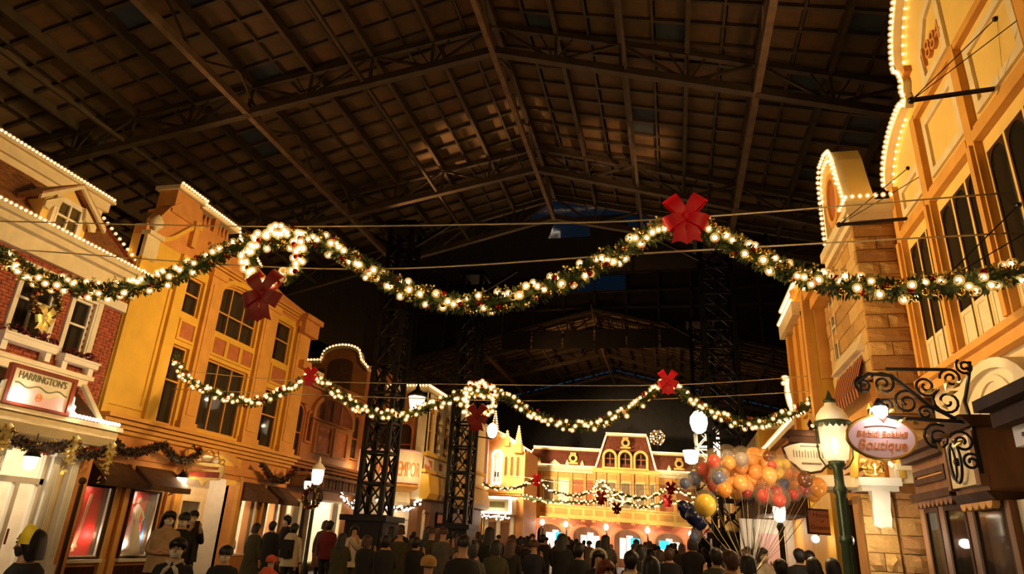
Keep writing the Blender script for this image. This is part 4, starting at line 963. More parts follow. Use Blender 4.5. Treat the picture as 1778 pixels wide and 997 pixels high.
class Cyl:
    def __init__(s, c, R): s.c, s.R = c, R
    def __call__(s, u, z, d=0.0): a = 1.5*PI+u/s.R; return (s.c[0]+(s.R+d)*math.cos(a), s.c[1]+(s.R+d)*math.sin(a), z)
text('GRAND EMPORIUM', Cyl((cx,cy),Rr+.08), 1.12, 4.22, 0, .88, 'signorange', b3, 'lettering', .015, sx=.38)
for a in (a0,a1,PI*1.36,PI*1.64):
    MB().lathe((cx+(Rr-.25)*math.cos(a),cy+(Rr-.25)*math.sin(a),0),[(.18,0),(.18,.25),(.12,.3),(.10,2.4),(.15,2.5),(.15,2.58)],12).obj('porch_column', M['pillar'], b3, True)
for a in (1.25,1.4,1.6,1.75): point((cx+(Rr+.6)*math.cos(PI*a),cy+(Rr+.6)*math.sin(PI*a),4.2), 18, WARM)
point((cx,cy-.6,2.7), 45, CREAM); point((-14.8,26.3,2.3), 45, CREAM); point((-12.2,31.2,2.0), 30, CREAM)
sr = shopback(b3, LF, 23.3, 27.7, .2, 2.65, 2.6, 130, 'white')
for q in ((23.3,24.4,.5,2.5),(25.0,27.6,.3,2.6)):
    w = MB().ring(LF,[(q[0]-.07,q[2]-.07),(q[0]-.07,q[3]+.07),(q[1]+.07,q[3]+.07),(q[1]+.07,q[2]-.07)],[(q[0],q[2]),(q[0],q[3]),(q[1],q[3]),(q[1],q[2])],-.3,.08).obj('shop_window', M['cream'], b3)
    MB().box(LF,*q,-.06,-.05).obj('pane', M['lampglass'], w)
mb = MB(); r = random.Random(5)
for k in range(26): MB().box(LF,23.4+.16*k,23.5+.16*k,.8+.45*(k%3),1.0+.45*(k%3)+r.uniform(0,.2),-1.8-.2*(k%2),-1.5).obj('boxed_goods', r.choice(gm), sr)
MB().box(FE,-14.1,-11.3,0,3.3,-1.6,-1.5).obj('porch_back', M['shopwall'], b3)
for u in (-13.6,-12.6): 
    d_ = MB().ring(FE,[(u,0),(u,2.3),(u+.85,2.3),(u+.85,0)],[(u+.1,.3),(u+.1,2.15),(u+.75,2.15),(u+.75,.3)],-1.5,-1.4).obj('shop_door', M['cream'], b3)
    MB().box(FE,u+.1,u+.75,.3,2.15,-1.46,-1.45).obj('pane', M['shopglow'] if False else M['lampglass'], d_)
# street side of the corner store
SE = Fr((-11.1,0),(0,1),(1,0))
hs = [(29.9,30.5,5.2,7.2),(30.8,31.4,5.2,7.2),(32.2,32.8,5.2,7.2),(33.1,33.7,5.2,7.2),(35,35.6,5.2,7.2),(36,36.6,5.2,7.2)]
mb = MB(); wall(mb, SE, 29.4, 40, 3.0, 7.9, hs, -.4, 0); mb.obj('side_wall', M['cream'], b3)
for q in hs: window(SE, b3, *q, rise=.2, cols=1, rows=2, fm='ochre', d=-.12)
MB().box(SE,29.4,40,4.2,4.35,0,.2).box(SE,29.4,40,4.95,5.1,0,.2).obj('side_moulding', M['yellow'], b3)
for u in (30.4,32,33.6,36): MB().box(SE,u-.18,u+.18,4.5,4.8,0,.06).obj('rosette_panel', M['terra'], b3)
MB().prism(Fr((0,29.4),(1,0),(0,1)),[(-11.1,4.15),(-11.1,3.0),(-10.75,3.05),(-10.6,3.3),(-10.75,4.1)],0,10.6).obj('side_canopy', M['yellow'], b3)
mb = MB(); wall(mb, SE, 29.4, 40, 0, 3.0, [(30.0,31.0,0,2.5),(32,34.4,.5,2.5)], -.4, 0); mb.obj('side_ground_wall', M['brownwood'], b3)
w = MB().ring(SE,[(31.93,.43),(31.93,2.57),(34.47,2.57),(34.47,.43)],[(32,.5),(32,2.5),(34.4,2.5),(34.4,.5)],-.3,.06).obj('shop_window', M['darkwood'], b3)
MB().box(SE,32,34.4,.5,2.5,-.1,-.08).obj('pane', M['pane'], w)
# white-lit garlands round the porch
def litswag(label, pts, seed):
    t = thing('swag_garland', label, 'garland', pts[0], 'white-lit garlands of the corner porch')
    fir(pts, .12, 110, .03, seed).obj('fir_sprigs', M['firbrown'], t, stuff=True)
    scatter(t, pts, .13, ME_BULBW, .045, .07, seed)
def porchpt(a, z, rr=Rr+.15): return (cx+rr*math.cos(PI*a), cy+rr*math.sin(PI*a), z)
litswag('white-lit swag at the left of the corner porch, seen left of the near iron tower', [(-13.5,26.6,2.95),(-13.4,27.2,2.62),(-13.4,27.9,2.6),(-13.4,28.5,2.85)], 81)
litswag('white-lit swag under the rounded sign, glimpsed through the near iron tower', [porchpt(1.14,3.0),porchpt(1.24,2.6),porchpt(1.34,2.65),porchpt(1.42,3.0)], 82)
litswag('white-lit swag at the right end of the rounded corner porch', [porchpt(1.52,3.0),porchpt(1.62,2.6),porchpt(1.74,2.62),porchpt(1.85,3.0)], 83)

# ------------------------------------------------------------ left building 4: orange playhouse with spires
b4 = thing('playhouse', 'orange playhouse with two bulb-covered spires and a white-lit keyhole window, left of the far hall', 'building', (-11,44,0))
F4 = Fr((0,43.6),(1,0),(0,-1)); S4 = Fr((-9.35,0),(0,1),(1,0))
MB().prism(F4,[(-15,0),(-15,7.6),(-13.3,7.9),(-12.2,8.0),(-11.5,8.3),(-10.6,7.9),(-9.7,7.3),(-9.35,7.1),(-9.35,0)],-4.4,0).obj('wall', M['orange'], b4)
kp = [(-11.5,4.85),(-11.5,6.35)]+[(-11.2-.36*math.cos(PI*k/8), 6.6+.4*math.sin(PI*k/8)) for k in range(9)]+[(-10.9,6.35),(-10.9,4.85)]
w = MB().prism(F4,inset(kp,.10),.0,.05).obj('keyhole_window', M['shopwall'], b4)
MB().ring(F4,kp,inset(kp,.13),.0,.12).obj('window_frame', M['white'], w)
bulbs(b4, along([F4(a,b_,.15) for a,b_ in kp+kp[:1]], .11), .05, ME_BULBW)
for u in (-11.28,-11.12): MB().box(F4,u-.05,u+.05,5.3,5.6,.05,.07).obj('keyhole_slot', M['black'], w)
MB().box(F4,-11.26,-11.14,4.95,6.5,.05,.06).obj('lit_strip', M['globe'], w)
def spire(x, y, z, h, r):
    sp = MB().lathe((x,y,z),[(r*1.25,-.5),(r*1.25,-.1),(r*1.5,-.05),(r*1.4,0),(r,.06),(.03,h)],8).obj('spire', M['ochre'], b4)
    for k in range(4): bulbs(b4, along([(x+r*1.1*math.cos(PI*k/2+.8-PI),y+r*1.1*math.sin(PI*k/2+.8-PI),z+.05),(x,y-.02,z+h)], .16), .045)
spire(-11.45,43.4,8.15,1.45,.26); spire(-9.75,43.2,7.3,1.25,.24); spire(-10.55,43.3,7.75,.55,.14); spire(-12.9,43.4,7.9,.8,.2)
MB().prism(F4,[(-11.6,8.0),(-10.6,7.7),(-9.35,6.9),(-9.35,7.1),(-10.6,7.95),(-11.6,8.25)],-.3,.25).obj('raking_cornice', M['cream'], b4)
bulbs(b4, along([F4(-11.3,8.25,.25),F4(-10.6,7.95,.25),F4(-9.4,7.2,.25),(-9.2,44.5,7.1)], .13), .05)
for u in (-10.6,-10.2,-9.8): 
    w = MB().ring(F4,archpts(u-.16,u+.16,5.3,6.5,.2),archpts(u-.10,u+.10,5.36,6.46,.15),0,.08).obj('lancet_window', M['yellow'], b4)
    MB().prism(F4,archpts(u-.10,u+.10,5.36,6.46,.15),0,.02).obj('pane', M['pane'], w)
MB().prism(F4,[(-12.1,4.3),(-12.1,7.3),(-11.95,7.9),(-11.85,7.9),(-11.8,4.3)],0,.3).obj('buttress', M['signpink'], b4)
cornice(F4,-15,-9.3,4.15,4.4,.3,'ochre',b4,'floor_cornice',2)
mq = MB().box(F4,-11.75,-9.75,2.95,4.0,.2,1.5).obj('marquee', M['white'], b4)
MB().box(F4,-11.55,-9.95,3.12,3.84,1.5,1.55).obj('marquee_panel', M['signcream'], b4)
MB().box(F4,-11.3,-10.2,3.32,3.66,1.55,1.57).obj('marquee_plate', mat('olive_plate',(.22,.2,.07),.5), b4)
bulbs(b4, along([F4(-11.68,3.02,1.55),F4(-11.68,3.93,1.55),F4(-9.82,3.93,1.55),F4(-9.82,3.02,1.55),F4(-11.68,3.02,1.55)], .13), .055, ME_BULBW)
bulbs(b4, along([F4(-9.7,3.95,1.4),F4(-9.7,3.95,.3)], .15), .05, ME_BULBW)
for u in (-12.6,-11.7,-10.9,-10.0): MB().box(F4,u-.12,u+.12,0,2.9,.0,.15).obj('entrance_pier', M['cream'], b4)
for u in (-12.1,-11.3,-10.5): MB().box(F4,u-.25,u+.25,.2,2.5,.0,.05).obj('entrance_door', M['brownwood'], b4)
point(F4(-10.7,2.7,1.8), 50, CREAM); point(F4(-10.7,4.6,1.2), 15, WARM)
litswag('string of round white lights under the far marquee sign', [F4(-11.7,2.85,1.5),F4(-11.1,2.75,1.5),F4(-10.4,2.75,1.5),F4(-9.8,2.85,1.5)], 84)
for k in range(9): MB().box(WX,-13.0+.16*k,-12.94+.16*k,1.0,2.9,42.6,42.66).obj('slatted_screen_slat', M['ochre'], b4)

# ------------------------------------------------------------ the far hall
st = thing('far_hall', 'yellow two-storey hall with maroon mansard roof and pink arcade closing the street', 'building', (-4,50,0))
HF = Fr((0,50),(1,0),(0,-1),-.030,-4.2)
MB().box(HF,-10.6,6,3.6,6.6,-5,0).obj('wall', M['hallyellow'], st)
# mansard roofs: two wings and a taller middle
def mans(name, u0, u1, z0, z1, ins0, ins1, back, d0=.1):
    m_ = MB(); m_.add([HF(u0,z0,d0),HF(u1,z0,d0),HF(u1-ins1,z1,-back),HF(u0+ins0,z1,-back),HF(u0,z0,-4.5),HF(u1,z0,-4.5),HF(u1-ins1,z1,-4.5),HF(u0+ins0,z1,-4.5)],[(0,1,2,3),(4,7,6,5),(0,3,7,4),(1,5,6,2),(3,2,6,7)])
    o = m_.obj(name, M['slate'], st)
    mm = MB(); n = 9; wsh = .26
    for i in range(n):
        t0,t1 = i/n,(i+.9)/n; a = u0+ins0*t0; b_ = u1-ins1*t0; u = a+(wsh/2 if i % 2 else 0)
        while u < b_-wsh*.5:
            e = min(u+wsh*.93,b_); f = lambda t: d0-(d0+back)*t
            mm.add([HF(u,z0+(z1-z0)*t0,f(t0)+.05),HF(e,z0+(z1-z0)*t0,f(t0)+.05),HF(e,z0+(z1-z0)*t1,f(t1)+.02),HF(u,z0+(z1-z0)*t1,f(t1)+.02)],[(0,1,2,3)]); u += wsh
    mm.obj('slates', M['slate'], o, stuff=True); return o
r1 = mans('mansard_roof', -10.75, -5.2, 6.62, 7.85, .55, .0, .7); r2 = mans('mansard_roof', -1.25, 6, 6.62, 7.85, .0, .3, .7)
r3 = mans('mansard_roof', -5.35, -1.1, 6.55, 9.1, .62, .62, .9, .55)
for (u0,u1,z) in ((-10.7,-5.3,6.62),(-1.2,6,6.62)):
    MB().box(HF,u0,u1,z-.22,z,0,.35).box(HF,u0,u1,z-.42,z-.22,0,.2).obj('eaves_cornice', M['cream'], st)
    bulbs(st, along([HF(u0,z+.05,.38),HF(u1,z+.05,.38)], .13), .05)
for (u0,u1,z,d) in ((-10.2,-5.0,7.85,-.6),(-1.4,6,7.85,-.6),(-4.75,-1.7,9.1,-.75)):
    MB().box(HF,u0,u1,z,z+.14,-1.4,d+.18).obj('roof_curb', M['cream'], st)
    bulbs(st, along([HF(u0,z+.19,d+.2),HF(u1,z+.19,d+.2)], .12), .05)
bulbs(st, along([HF(-10.8,6.7,.2),HF(-10.2,7.85,-.5)], .13), .05)
for s,u in ((1,-5.35),(-1,-1.1)):
    MB().bar(HF(u,6.6,.65),HF(u+s*.62,9.1,-.7),.12,.12).obj('hip_trim', M['cream'], st)
    bulbs(st, along([HF(u,6.65,.75),HF(u+s*.62,9.12,-.6)], .12), .05)
def oculus(u, z, d):
    c = [(u+.17*math.cos(2*PI*k/12),z+.17*math.sin(2*PI*k/12)) for k in range(12)]; q = [(u+.29*math.cos(2*PI*k/12)*1.1,z+.29*math.sin(2*PI*k/12)*1.1) for k in range(12)]
    o = MB().ring(HF,q,c,d-.3,d).box(HF,u-.36,u+.36,z-.42,z-.3,d-.3,d+.05).box(HF,u-.2,u+.2,z+.28,z+.4,d-.3,d).obj('oculus_dormer', M['hallyellow'], st)
    MB().prism(HF,c,d-.15,d-.12).obj('pane', M['pane'], o)
oculus(-7.1,7.25,.05); oculus(.5,7.25,.05); oculus(3.5,7.25,.05); oculus(-3.25,8.55,.05)
for u in (-4.35,-3.25,-2.15):
    w = MB().ring(HF,archpts(u-.52,u+.52,6.62,7.45,.5),archpts(u-.37,u+.37,6.7,7.4,.38),.1,.75).box(HF,u-.56,u+.56,6.55,6.66,.1,.85).obj('arched_dormer', M['hallyellow'], st)
    MB().prism(HF,archpts(u-.37,u+.37,6.7,7.4,.38),.3,.34).obj('pane', M['pane'], w)
    MB().box(HF,u-.03,u+.03,6.7,7.7,.34,.40).box(HF,u-.37,u+.37,7.3,7.36,.34,.40).obj('dormer_mullion', M['terra'], w)
MB().prism(HF,[(-9.0,6.6),(-8.4,7.05),(-7.8,6.6)],.1,.4).obj('gablet', M['cream'], st)
for u in (-9.6,-7.5,-6.4,-.2,1.5): MB().lathe(HF(u,6.62,.15),[(.12,0),(.12,.15),(.16,.2),(.06,.42),(.02,.5)],8).obj('finial', M['cream'], st, True)
MB().box(HF,-5.5,-1.0,3.6,6.55,0,.45).obj('middle_bay', M['hallyellow'], st)
MB().box(HF,-5.6,-.9,6.3,6.6,.0,.62).obj('bay_cornice', M['hallyellow'], st)
# gallery posts, dark openings and the panelled balcony
pu = [-10.4,-9.4,-8.3,-7.2,-6.2,-5.45,-4.7,-3.75,-2.75,-1.75,-1.05,.1,1.3,2.6,4]
for i,u in enumerate(pu):
    d = .5 if -5.5 <= u <= -1 else .05
    MB().box(HF,u-.10,u+.10,3.05,6.3,d,d+.14).obj('gallery_post', M['ochre'], st)
    MB().box(HF,u-.12,u+.12,2.85,3.1,.75,1.0).obj('balcony_bracket', M['ochre'], st)
for i,(a,b_) in enumerate(zip(pu,pu[1:])):
    d = .46 if -5.5 <= a < -1.1 else .01
    if i in (0,3,4,10,11,12): MB().box(HF,a+.14,b_-.14,3.9,5.75,d,d+.03).obj('red_wall_panel', M['terra'], st)
    else:
        w = MB().ring(HF,[(a+.14,3.9),(a+.14,5.7),(b_-.14,5.7),(b_-.14,3.9)],[(a+.2,3.96),(a+.2,5.64),(b_-.2,5.64),(b_-.2,3.96)],d,d+.06).obj('gallery_window', M['cream'], st)
        MB().box(HF,a+.2,b_-.2,3.96,5.64,d,d+.02).obj('curtain', M['curtain'] if i != 2 else M['white'], w)
    MB().box(HF,a+.13,b_-.13,5.85,6.2,d,d+.04).obj('frieze_panel', M['ochre'], st)
    MB().box(HF,a+.10,b_-.10,3.28,3.66,1.0,1.03).obj('balcony_panel', M['terra'] if False else M['ochre'], st)
MB().box(HF,-10.6,6,3.0,3.16,0,1.05).box(HF,-10.6,6,3.16,3.80,.9,1.0).box(HF,-10.6,6,3.8,3.9,.86,1.08).obj('balcony', M['hallyellow'], st)
# pink arcade with openings, globe lamps and shop light behind
PK = mat('pink_brick', (.55,.18,.11), .7, 0, .2, 4, .2)
ac = [-8.75,-6.1,-3.2,-.35,2.6]
for i,u in enumerate(ac):
    hw = .95; ap_ = archpts(u-hw,u+hw,0,1.95,.6,10); nxt = ac[i+1] if i+1 < len(ac) else 5.4; prv = ac[i-1] if i else -11.6
    a,b_ = (prv+u)/2,(nxt+u)/2; n = len(ap_)
    mb = MB().prism(HF,[(a,3.0),(a,0)]+ap_[:n//2+1]+[(u,3.0)],-.5,-.05).prism(HF,[(u,3.0)]+ap_[n//2:]+[(b_,0),(b_,3.0)],-.5,-.05)
    mb.obj('arcade_wall', PK, st)
    MB().ring(HF,archpts(u-hw-.14,u+hw+.14,0,1.95,.74,10),ap_,-.1,.03,closed=False).obj('arch_moulding', M['terra'], st)
    MB().box(HF,u-hw-.3,u+hw+.3,0,2.9,-3.2,-3.1).obj('arcade_back', M['brownwood'], st)
    for k in range(3):
        MB().box(HF,u-hw*.8+.5*k,u-hw*.8+.5*k+.44,.6,2.0+.2*(k%2),-3.1,-3.05).obj('lit_showcase', M['shopglow'], st)
    if i in (0,2,3):
        MB().box(HF,u+.05 if i != 3 else u-.75,u+.75 if i != 3 else u-.05,1.45,2.05,-2.6,-2.55).obj('blue_lit_sign', M.setdefault('bluesign', emit('blue_lit_sign', (.05,.55,.85), 1.6)), st)
    point(HF(u,2.5,-1.6), 75, (1,.9,.75), .1)
for u in (-9.2,-7.5,-4.65,-1.8,1.1):
    lm = MB().lathe(HF(u,2.42,.35),[(.05,0),(.15,.1),(.17,.25),(.08,.38)],10).obj('globe_light', M['flame'], st, True)
    MB().bar(HF(u,2.40,.35),HF(u,2.2,-.05),.04,.04).box(HF,u-.05,u+.05,1.2,2.2,-.05,.02).obj('lamp_bracket', M['black'], lm)
    point(HF(u,2.6,.6), 40, (1,.78,.55), .12)
vane = thing('roof_globe', 'open lattice globe ornament lit by bulbs, above the right roof of the far hall', 'ornament', HF(-1.0,8.0,-1.5))
gc = HF(-1.0,9.25,-1.5)
for k in range(4):
    a = PI*k/4; MB().tube([(gc[0]+.55*math.cos(t)*math.cos(a),gc[1]+.55*math.cos(t)*math.sin(a),gc[2]+.55*math.sin(t)) for t in [2*PI*i/20 for i in range(20)]],.03,5,closed=True).obj('globe_rib', M['gold'], vane, True)
for zz in (-.25,.1,.4): 
    rr = math.sqrt(.55**2-zz**2); MB().tube([(gc[0]+rr*math.cos(2*PI*i/20),gc[1]+rr*math.sin(2*PI*i/20),gc[2]+zz) for i in range(20)],.03,5,closed=True).obj('globe_hoop', M['gold'], vane, True)
MB().tube([HF(-1.0,7.9,-1.5),(gc[0],gc[1],gc[2]+.85)],.04,6).obj('globe_mast', M['black'], vane)
for i in range(22): 
    a = i*2.4; zz = -.5+1.0*i/21; rr = math.sqrt(max(0,.55**2-zz**2)); put('light_bulb', ME_BULBW, vane, loc=(gc[0]+rr*math.cos(a),gc[1]+rr*math.sin(a),gc[2]+zz), scale=(.045,)*3)
# ------------------------------------------------------------ right building 1: yellow curved-gable facade
RF = Fr((4.2,0),(0,1),(-1,0))
r1b = thing('gabled_facade', 'yellow facade with bulb-edged curved gable and rows of tall dark arched windows, nearest at right', 'building', (4.2,9,0))
# gable outline (u = distance along the street)
def qarc(u0,z0,u1,z1,n=10,convex=True): return [(u1+(u0-u1)*math.cos(PI/2*k/n), z0+(z1-z0)*math.sin(PI/2*k/n)) for k in range(n+1)]
edge = qarc(12.12,7.95,10.72,8.82)+[(10.6,8.70),(10.50,8.82),(10.56,8.98),(10.48,9.14),(10.52,9.30),(10.62,9.42)]+qarc(10.72,9.5,8.1,11.2,12)[0:]+[(7.0,11.3),(4.0,11.3)]
hu = [(11.72,11.98),(11.3,11.62),(10.88,11.2),(10.06,10.40),(9.58,9.94),(9.1,9.46),(8.18,8.58),(7.66,8.06),(7.14,7.54),(6.2,6.6),(5.7,6.1)]
hu = []
for lo_,hi_ in ((10.68,11.88),(8.98,10.44),(7.22,8.74),(5.42,6.98)):
    w_ = (hi_-lo_)/3; hu += [(lo_+w_*k+.025, lo_+w_*(k+1)-.025) for k in range(3)]
hol = [(a,b_,4.32,6.62) for a,b_ in hu]
mb = MB(); wall(mb, RF, 4.0, 12.12, 4.1, 6.9, hol, -.35, 0); mb.obj('wall', M['pale'], r1b)
MB().prism(RF,[(12.12,6.9)]+edge+[(4.0,6.9)],-.42,0).obj('gable_wall', M['pale'], r1b)
for i,q in enumerate(hol):
    w = window(RF, r1b, *q, rise=(q[1]-q[0])*.48, cols=1, rows=1, fm='darkwood', d=-.015, curtain=None, fw=.03, fd=.012)
    MB().ring(RF,[(q[0]+.03,4.34),(q[0]+.03,4.95),(q[1]-.03,4.95),(q[1]-.03,4.34)],[(q[0]+.09,4.41),(q[0]+.09,4.88),(q[1]-.09,4.88),(q[1]-.09,4.41)],-.012,.010).box(RF,q[0]+.08,q[1]-.08,4.38,4.9,-.012,.0).obj('window_apron', M['cream'], w)
    MB().box(RF,q[0]+.08,q[0]+.2,5.0,6.3,-.10,-.08).obj('curtain', M['curtain'], w)
for u in (12.0,10.56,8.86,7.1,5.3):
    MB().box(RF,u-.10,u+.10,4.2,8.45 if u < 11.5 else 7.9,0,.10).box(RF,u-.055,u+.055,4.4,6.8,.10,.15).obj('pilaster', M['ochre'], r1b)
for p,q_ in ((12.0,10.56),(10.56,8.86),(8.86,7.1),(7.1,5.3)):
    a,b_ = q_+.10,p-.10
    MB().box(RF,a,b_,6.82,6.98,0,.11).box(RF,a,b_,6.98,7.06,0,.07).obj('storey_beam', M['ochre'], r1b)
    MB().box(RF,a,b_,8.36,8.48,0,.09).obj('upper_beam', M['ochre'], r1b) if q_ < 10 else None
    zt = 8.2 if q_ < 10 else 7.75
    MB().ring(RF,[(a+.12,7.18),(a+.12,zt),(b_-.12,zt),(b_-.12,7.18)],[(a+.24,7.30),(a+.24,zt-.12),(b_-.24,zt-.12),(b_-.24,7.30)],0,.045).obj('panel_moulding', M['cream'], r1b)
MB().box(RF,4,12.1,4.06,4.30,0,.14).box(RF,4,12.1,4.22,4.32,0,.22).obj('sill_course', M['ochre'], r1b)
MB().box(RF,12.02,12.16,4.1,7.95,-.3,.06).obj('corner_edge', M['ochre'], r1b)
MB().box(RF,10.38,10.5,9.28,9.40,.0,.12).prism(RF,[(10.42,9.36),(10.66,9.36),(10.60,9.16)],.0,.1).obj('scroll_bracket', M['orange'], r1b)
# coping and bulbs on both its edges
up = [(a,b_) for a,b_ in edge]
MB().prism(RF,[(a+.02,b_) for a,b_ in up]+[(a+.10,b_+.10) for a,b_ in up][::-1],-.45,.12).obj('gable_coping', M['cream'], r1b)
for d in (.14,-.42):
    bulbs(r1b, along([RF(a+.07,b_+.10,d) for a,b_ in up], .105), .034)
bulbs(r1b, along([RF(a-.13,b_-.12,.04) for a,b_ in edge[:10]], .14), .026)
bulbs(r1b, along([RF(a-.16,b_-.14,.04) for a,b_ in edge[17:30]], .15), .028)
MB().ring(RF,[(9.98,8.62),(10.0,9.2),(9.6,9.75),(9.0,9.9),(9.0,8.62)],[(9.85,8.74),(9.87,9.15),(9.52,9.6),(9.12,9.72),(9.12,8.74)],0,.05).obj('date_panel_moulding', M['cream'], r1b)
text('1884', RF, 9.48, 9.05, .03, .46, 'orange', r1b, 'date_numerals', .03, sx=.9, flip=-1)
# flag arms and stays on the facade
for i,(p,q_) in enumerate((((3.2,8.1,7.12),(4.15,8.1,7.18)),((3.05,11.6,7.05),(4.15,11.6,7.1)),((3.3,8.6,4.75),(4.15,8.6,4.8)))):
    t = thing('flag_arm', ('empty black iron flag arm on the yellow gable high at right','empty black iron flag arm above the rough stone pier','empty black iron flag arm just below the nearest garland at right')[i], 'bracket', q_)
    MB().tube([p,q_],.035,6).ball(p,.05,8,6).obj('iron_arm', M['black'], t)
    MB().tube([p,(4.18,q_[1]-.35,q_[2]+.8)],.008,4).tube([p,(4.18,q_[1]-.9,q_[2]+.35)],.008,4).ball((4.18,q_[1]-.35,q_[2]+.8),.035).ball((4.18,q_[1]-.9,q_[2]+.35),.035).obj('stay_wire', M['black'], t)
# ground floor of the same facade: cream arched hood, dark bays and windows
mb = MB(); wall(mb, RF, 4.0, 12.1, 0, 4.1, [(9.2,11.4,.3,2.25)], -.35, -.02); mb.obj('ground_wall', M['cream'], r1b)
hd = archpts(8.05,10.15,3.0,3.05,.72,16)
MB().prism(RF,hd,0,.34).obj('hood', M['cream'], r1b)
MB().ring(RF,archpts(7.92,10.28,3.0,3.05,.84,16),hd,0,.42,closed=False).ring(RF,archpts(8.5,9.7,3.0,3.05,.66,16),archpts(8.58,9.62,3.0,3.05,.58,16),.34,.37,closed=False).obj('hood_rib', M['cream'], r1b)
BF = Fr((3.45,0),(0,1),(-1,0))
def bay(u0, u1, z0, z1, sign=False, label=''):
    b_ = MB().box(RF,u0,u1,z0+.12,z1-.1,0,.72).obj('shop_bay', M['brownwood'], r1b)
    MB().box(RF,u0-.06,u1+.06,z1-.14,z1-.04,0,.84).box(RF,u0-.1,u1+.1,z1-.04,z1+.06,0,.92).box(RF,u0-.05,u1+.05,z0,z0+.1,0,.8).obj('bay_cornice', M['darkwood'], b_)
    MB().ring(RF,[(u0+.12,z0+.22),(u0+.12,z1-.26),(u1-.12,z1-.26),(u1-.12,z0+.22)],[(u0+.2,z0+.3),(u0+.2,z1-.34),(u1-.2,z1-.34),(u1-.2,z0+.3)],.72,.76).obj('bay_moulding', M['darkwood'], b_)
    MB().box(RF,u0+.2,u1-.2,z0+.3,z1-.34,.72,.735).obj('bay_panel', M['ochre'], b_)
    n = 9; mb = MB(); w = (u1-u0)/n                               # scalloped valance
    for k in range(n): mb.prism(RF,archpts(u0+w*k,u0+w*(k+1),z0,z0,-.10,6)[1:-1],.70,.76)
    mb.obj('valance', M['brownwood'], b_, stuff=True)
    return b_
bay(9.80,11.25,2.33,3.0)
bb = MB().prism(WX,[(4.1,2.3),(3.42,2.3),(3.36,3.0),(4.1,3.0)],8.62,9.58).obj('shop_bay', M['brownwood'], r1b)
MB().prism(WX,[(4.1,3.0),(3.30,3.0),(3.20,3.12),(4.1,3.12)],8.5,9.66).obj('bay_cornice', M['darkwood'], bb)
MB().prism(WX,[(4.1,2.2),(3.44,2.2),(3.36,2.3),(4.1,2.3)],8.58,9.62).obj('bay_base', M['darkwood'], bb)
MB().box(RF,8.74,9.48,2.38,2.94,.80,.85).obj('bay_panel', M['cream'], bb)
MB().box(RF,8.60,8.72,2.36,2.96,.78,.87).obj('bay_stile', M['brownwood'], bb); MB().box(RF,9.47,9.56,2.36,2.96,.78,.87).obj('bay_stile', M['brownwood'], bb)
for k in range(5): MB().prism(RF,archpts(8.64+.18*k,8.82+.18*k,2.2,2.2,-.08,6)[1:-1],.70,.78).obj('valance_scallop', M['ochre'], bb)
MB().box(RF,4.5,7.86,2.86,3.02,0,.95).box(RF,4.5,7.90,3.02,3.14,0,1.08).obj('door_cornice', M['darkwood'], r1b)
MB().box(RF,4.5,7.80,2.66,2.86,0,.80).obj('pale_fascia', M['pillar'], r1b)
for k in (7.42,7.47,7.54,7.59): MB().box(RF,k-.022,k+.022,2.74,2.78,.80,.81).obj('small_lettering', M['black'], r1b)
MB().box(RF,4.5,7.74,0,2.66,0,.72).obj('door_bay', M['pillar'], r1b)
MB().box(RF,4.5,7.82,1.9,2.1,.0,.80).obj('door_rail', M['ochre'], r1b)
for u in (11.3,10.55,9.62): MB().box(RF,u-.10,u+.10,0,2.3,0,.66).obj('shop_pier', M['brownwood'], r1b)
for (u0,u1) in ((9.72,10.45),(10.65,11.2),(8.62,9.52)):
    w = MB().ring(RF,[(u0,.5),(u0,2.25),(u1,2.25),(u1,.5)],[(u0+.07,.57),(u0+.07,2.18),(u1-.07,2.18),(u1-.07,.57)],.56,.67).obj('shop_window', M['darkwood'], r1b)
    MB().box(RF,u0+.07,u1-.07,.57,2.18,.64,.65).obj('pane', M['pane'], w)
MB().box(RF,8.0,11.4,.2,2.25,-.6,-.5).obj('shop_back', M['darkwood'], r1b)
MB().box(RF,7.7,8.52,0,2.2,.3,.60).obj('cream_panel', M['cream'], r1b)
MB().box(RF,8.50,8.62,0,2.2,.3,.68).obj('shop_pier', M['brownwood'], r1b)
for k,(u,c) in enumerate(((8.95,'white'),(9.2,'blue'),(9.38,'white'),(9.95,'white'),(10.2,'pink'),(10.85,'white'))):
    MB().lathe(RF(u,.6,.15),[(.14,0),(.16,.5),(.13,.9),(.05,1.1),(.07,1.2),(.02,1.28)],10).obj('display_dress', [m for m in gm if c in m.name][0], r1b, True)
point(RF(9.1,1.6,.2), 5, (1,.9,.8)); point(RF(10.1,1.6,.1), 2, (1,.85,.7))
point(RF(8.7,3.75,1.0), 6, CREAM); point(RF(8.0,1.8,1.5), 4, CREAM)

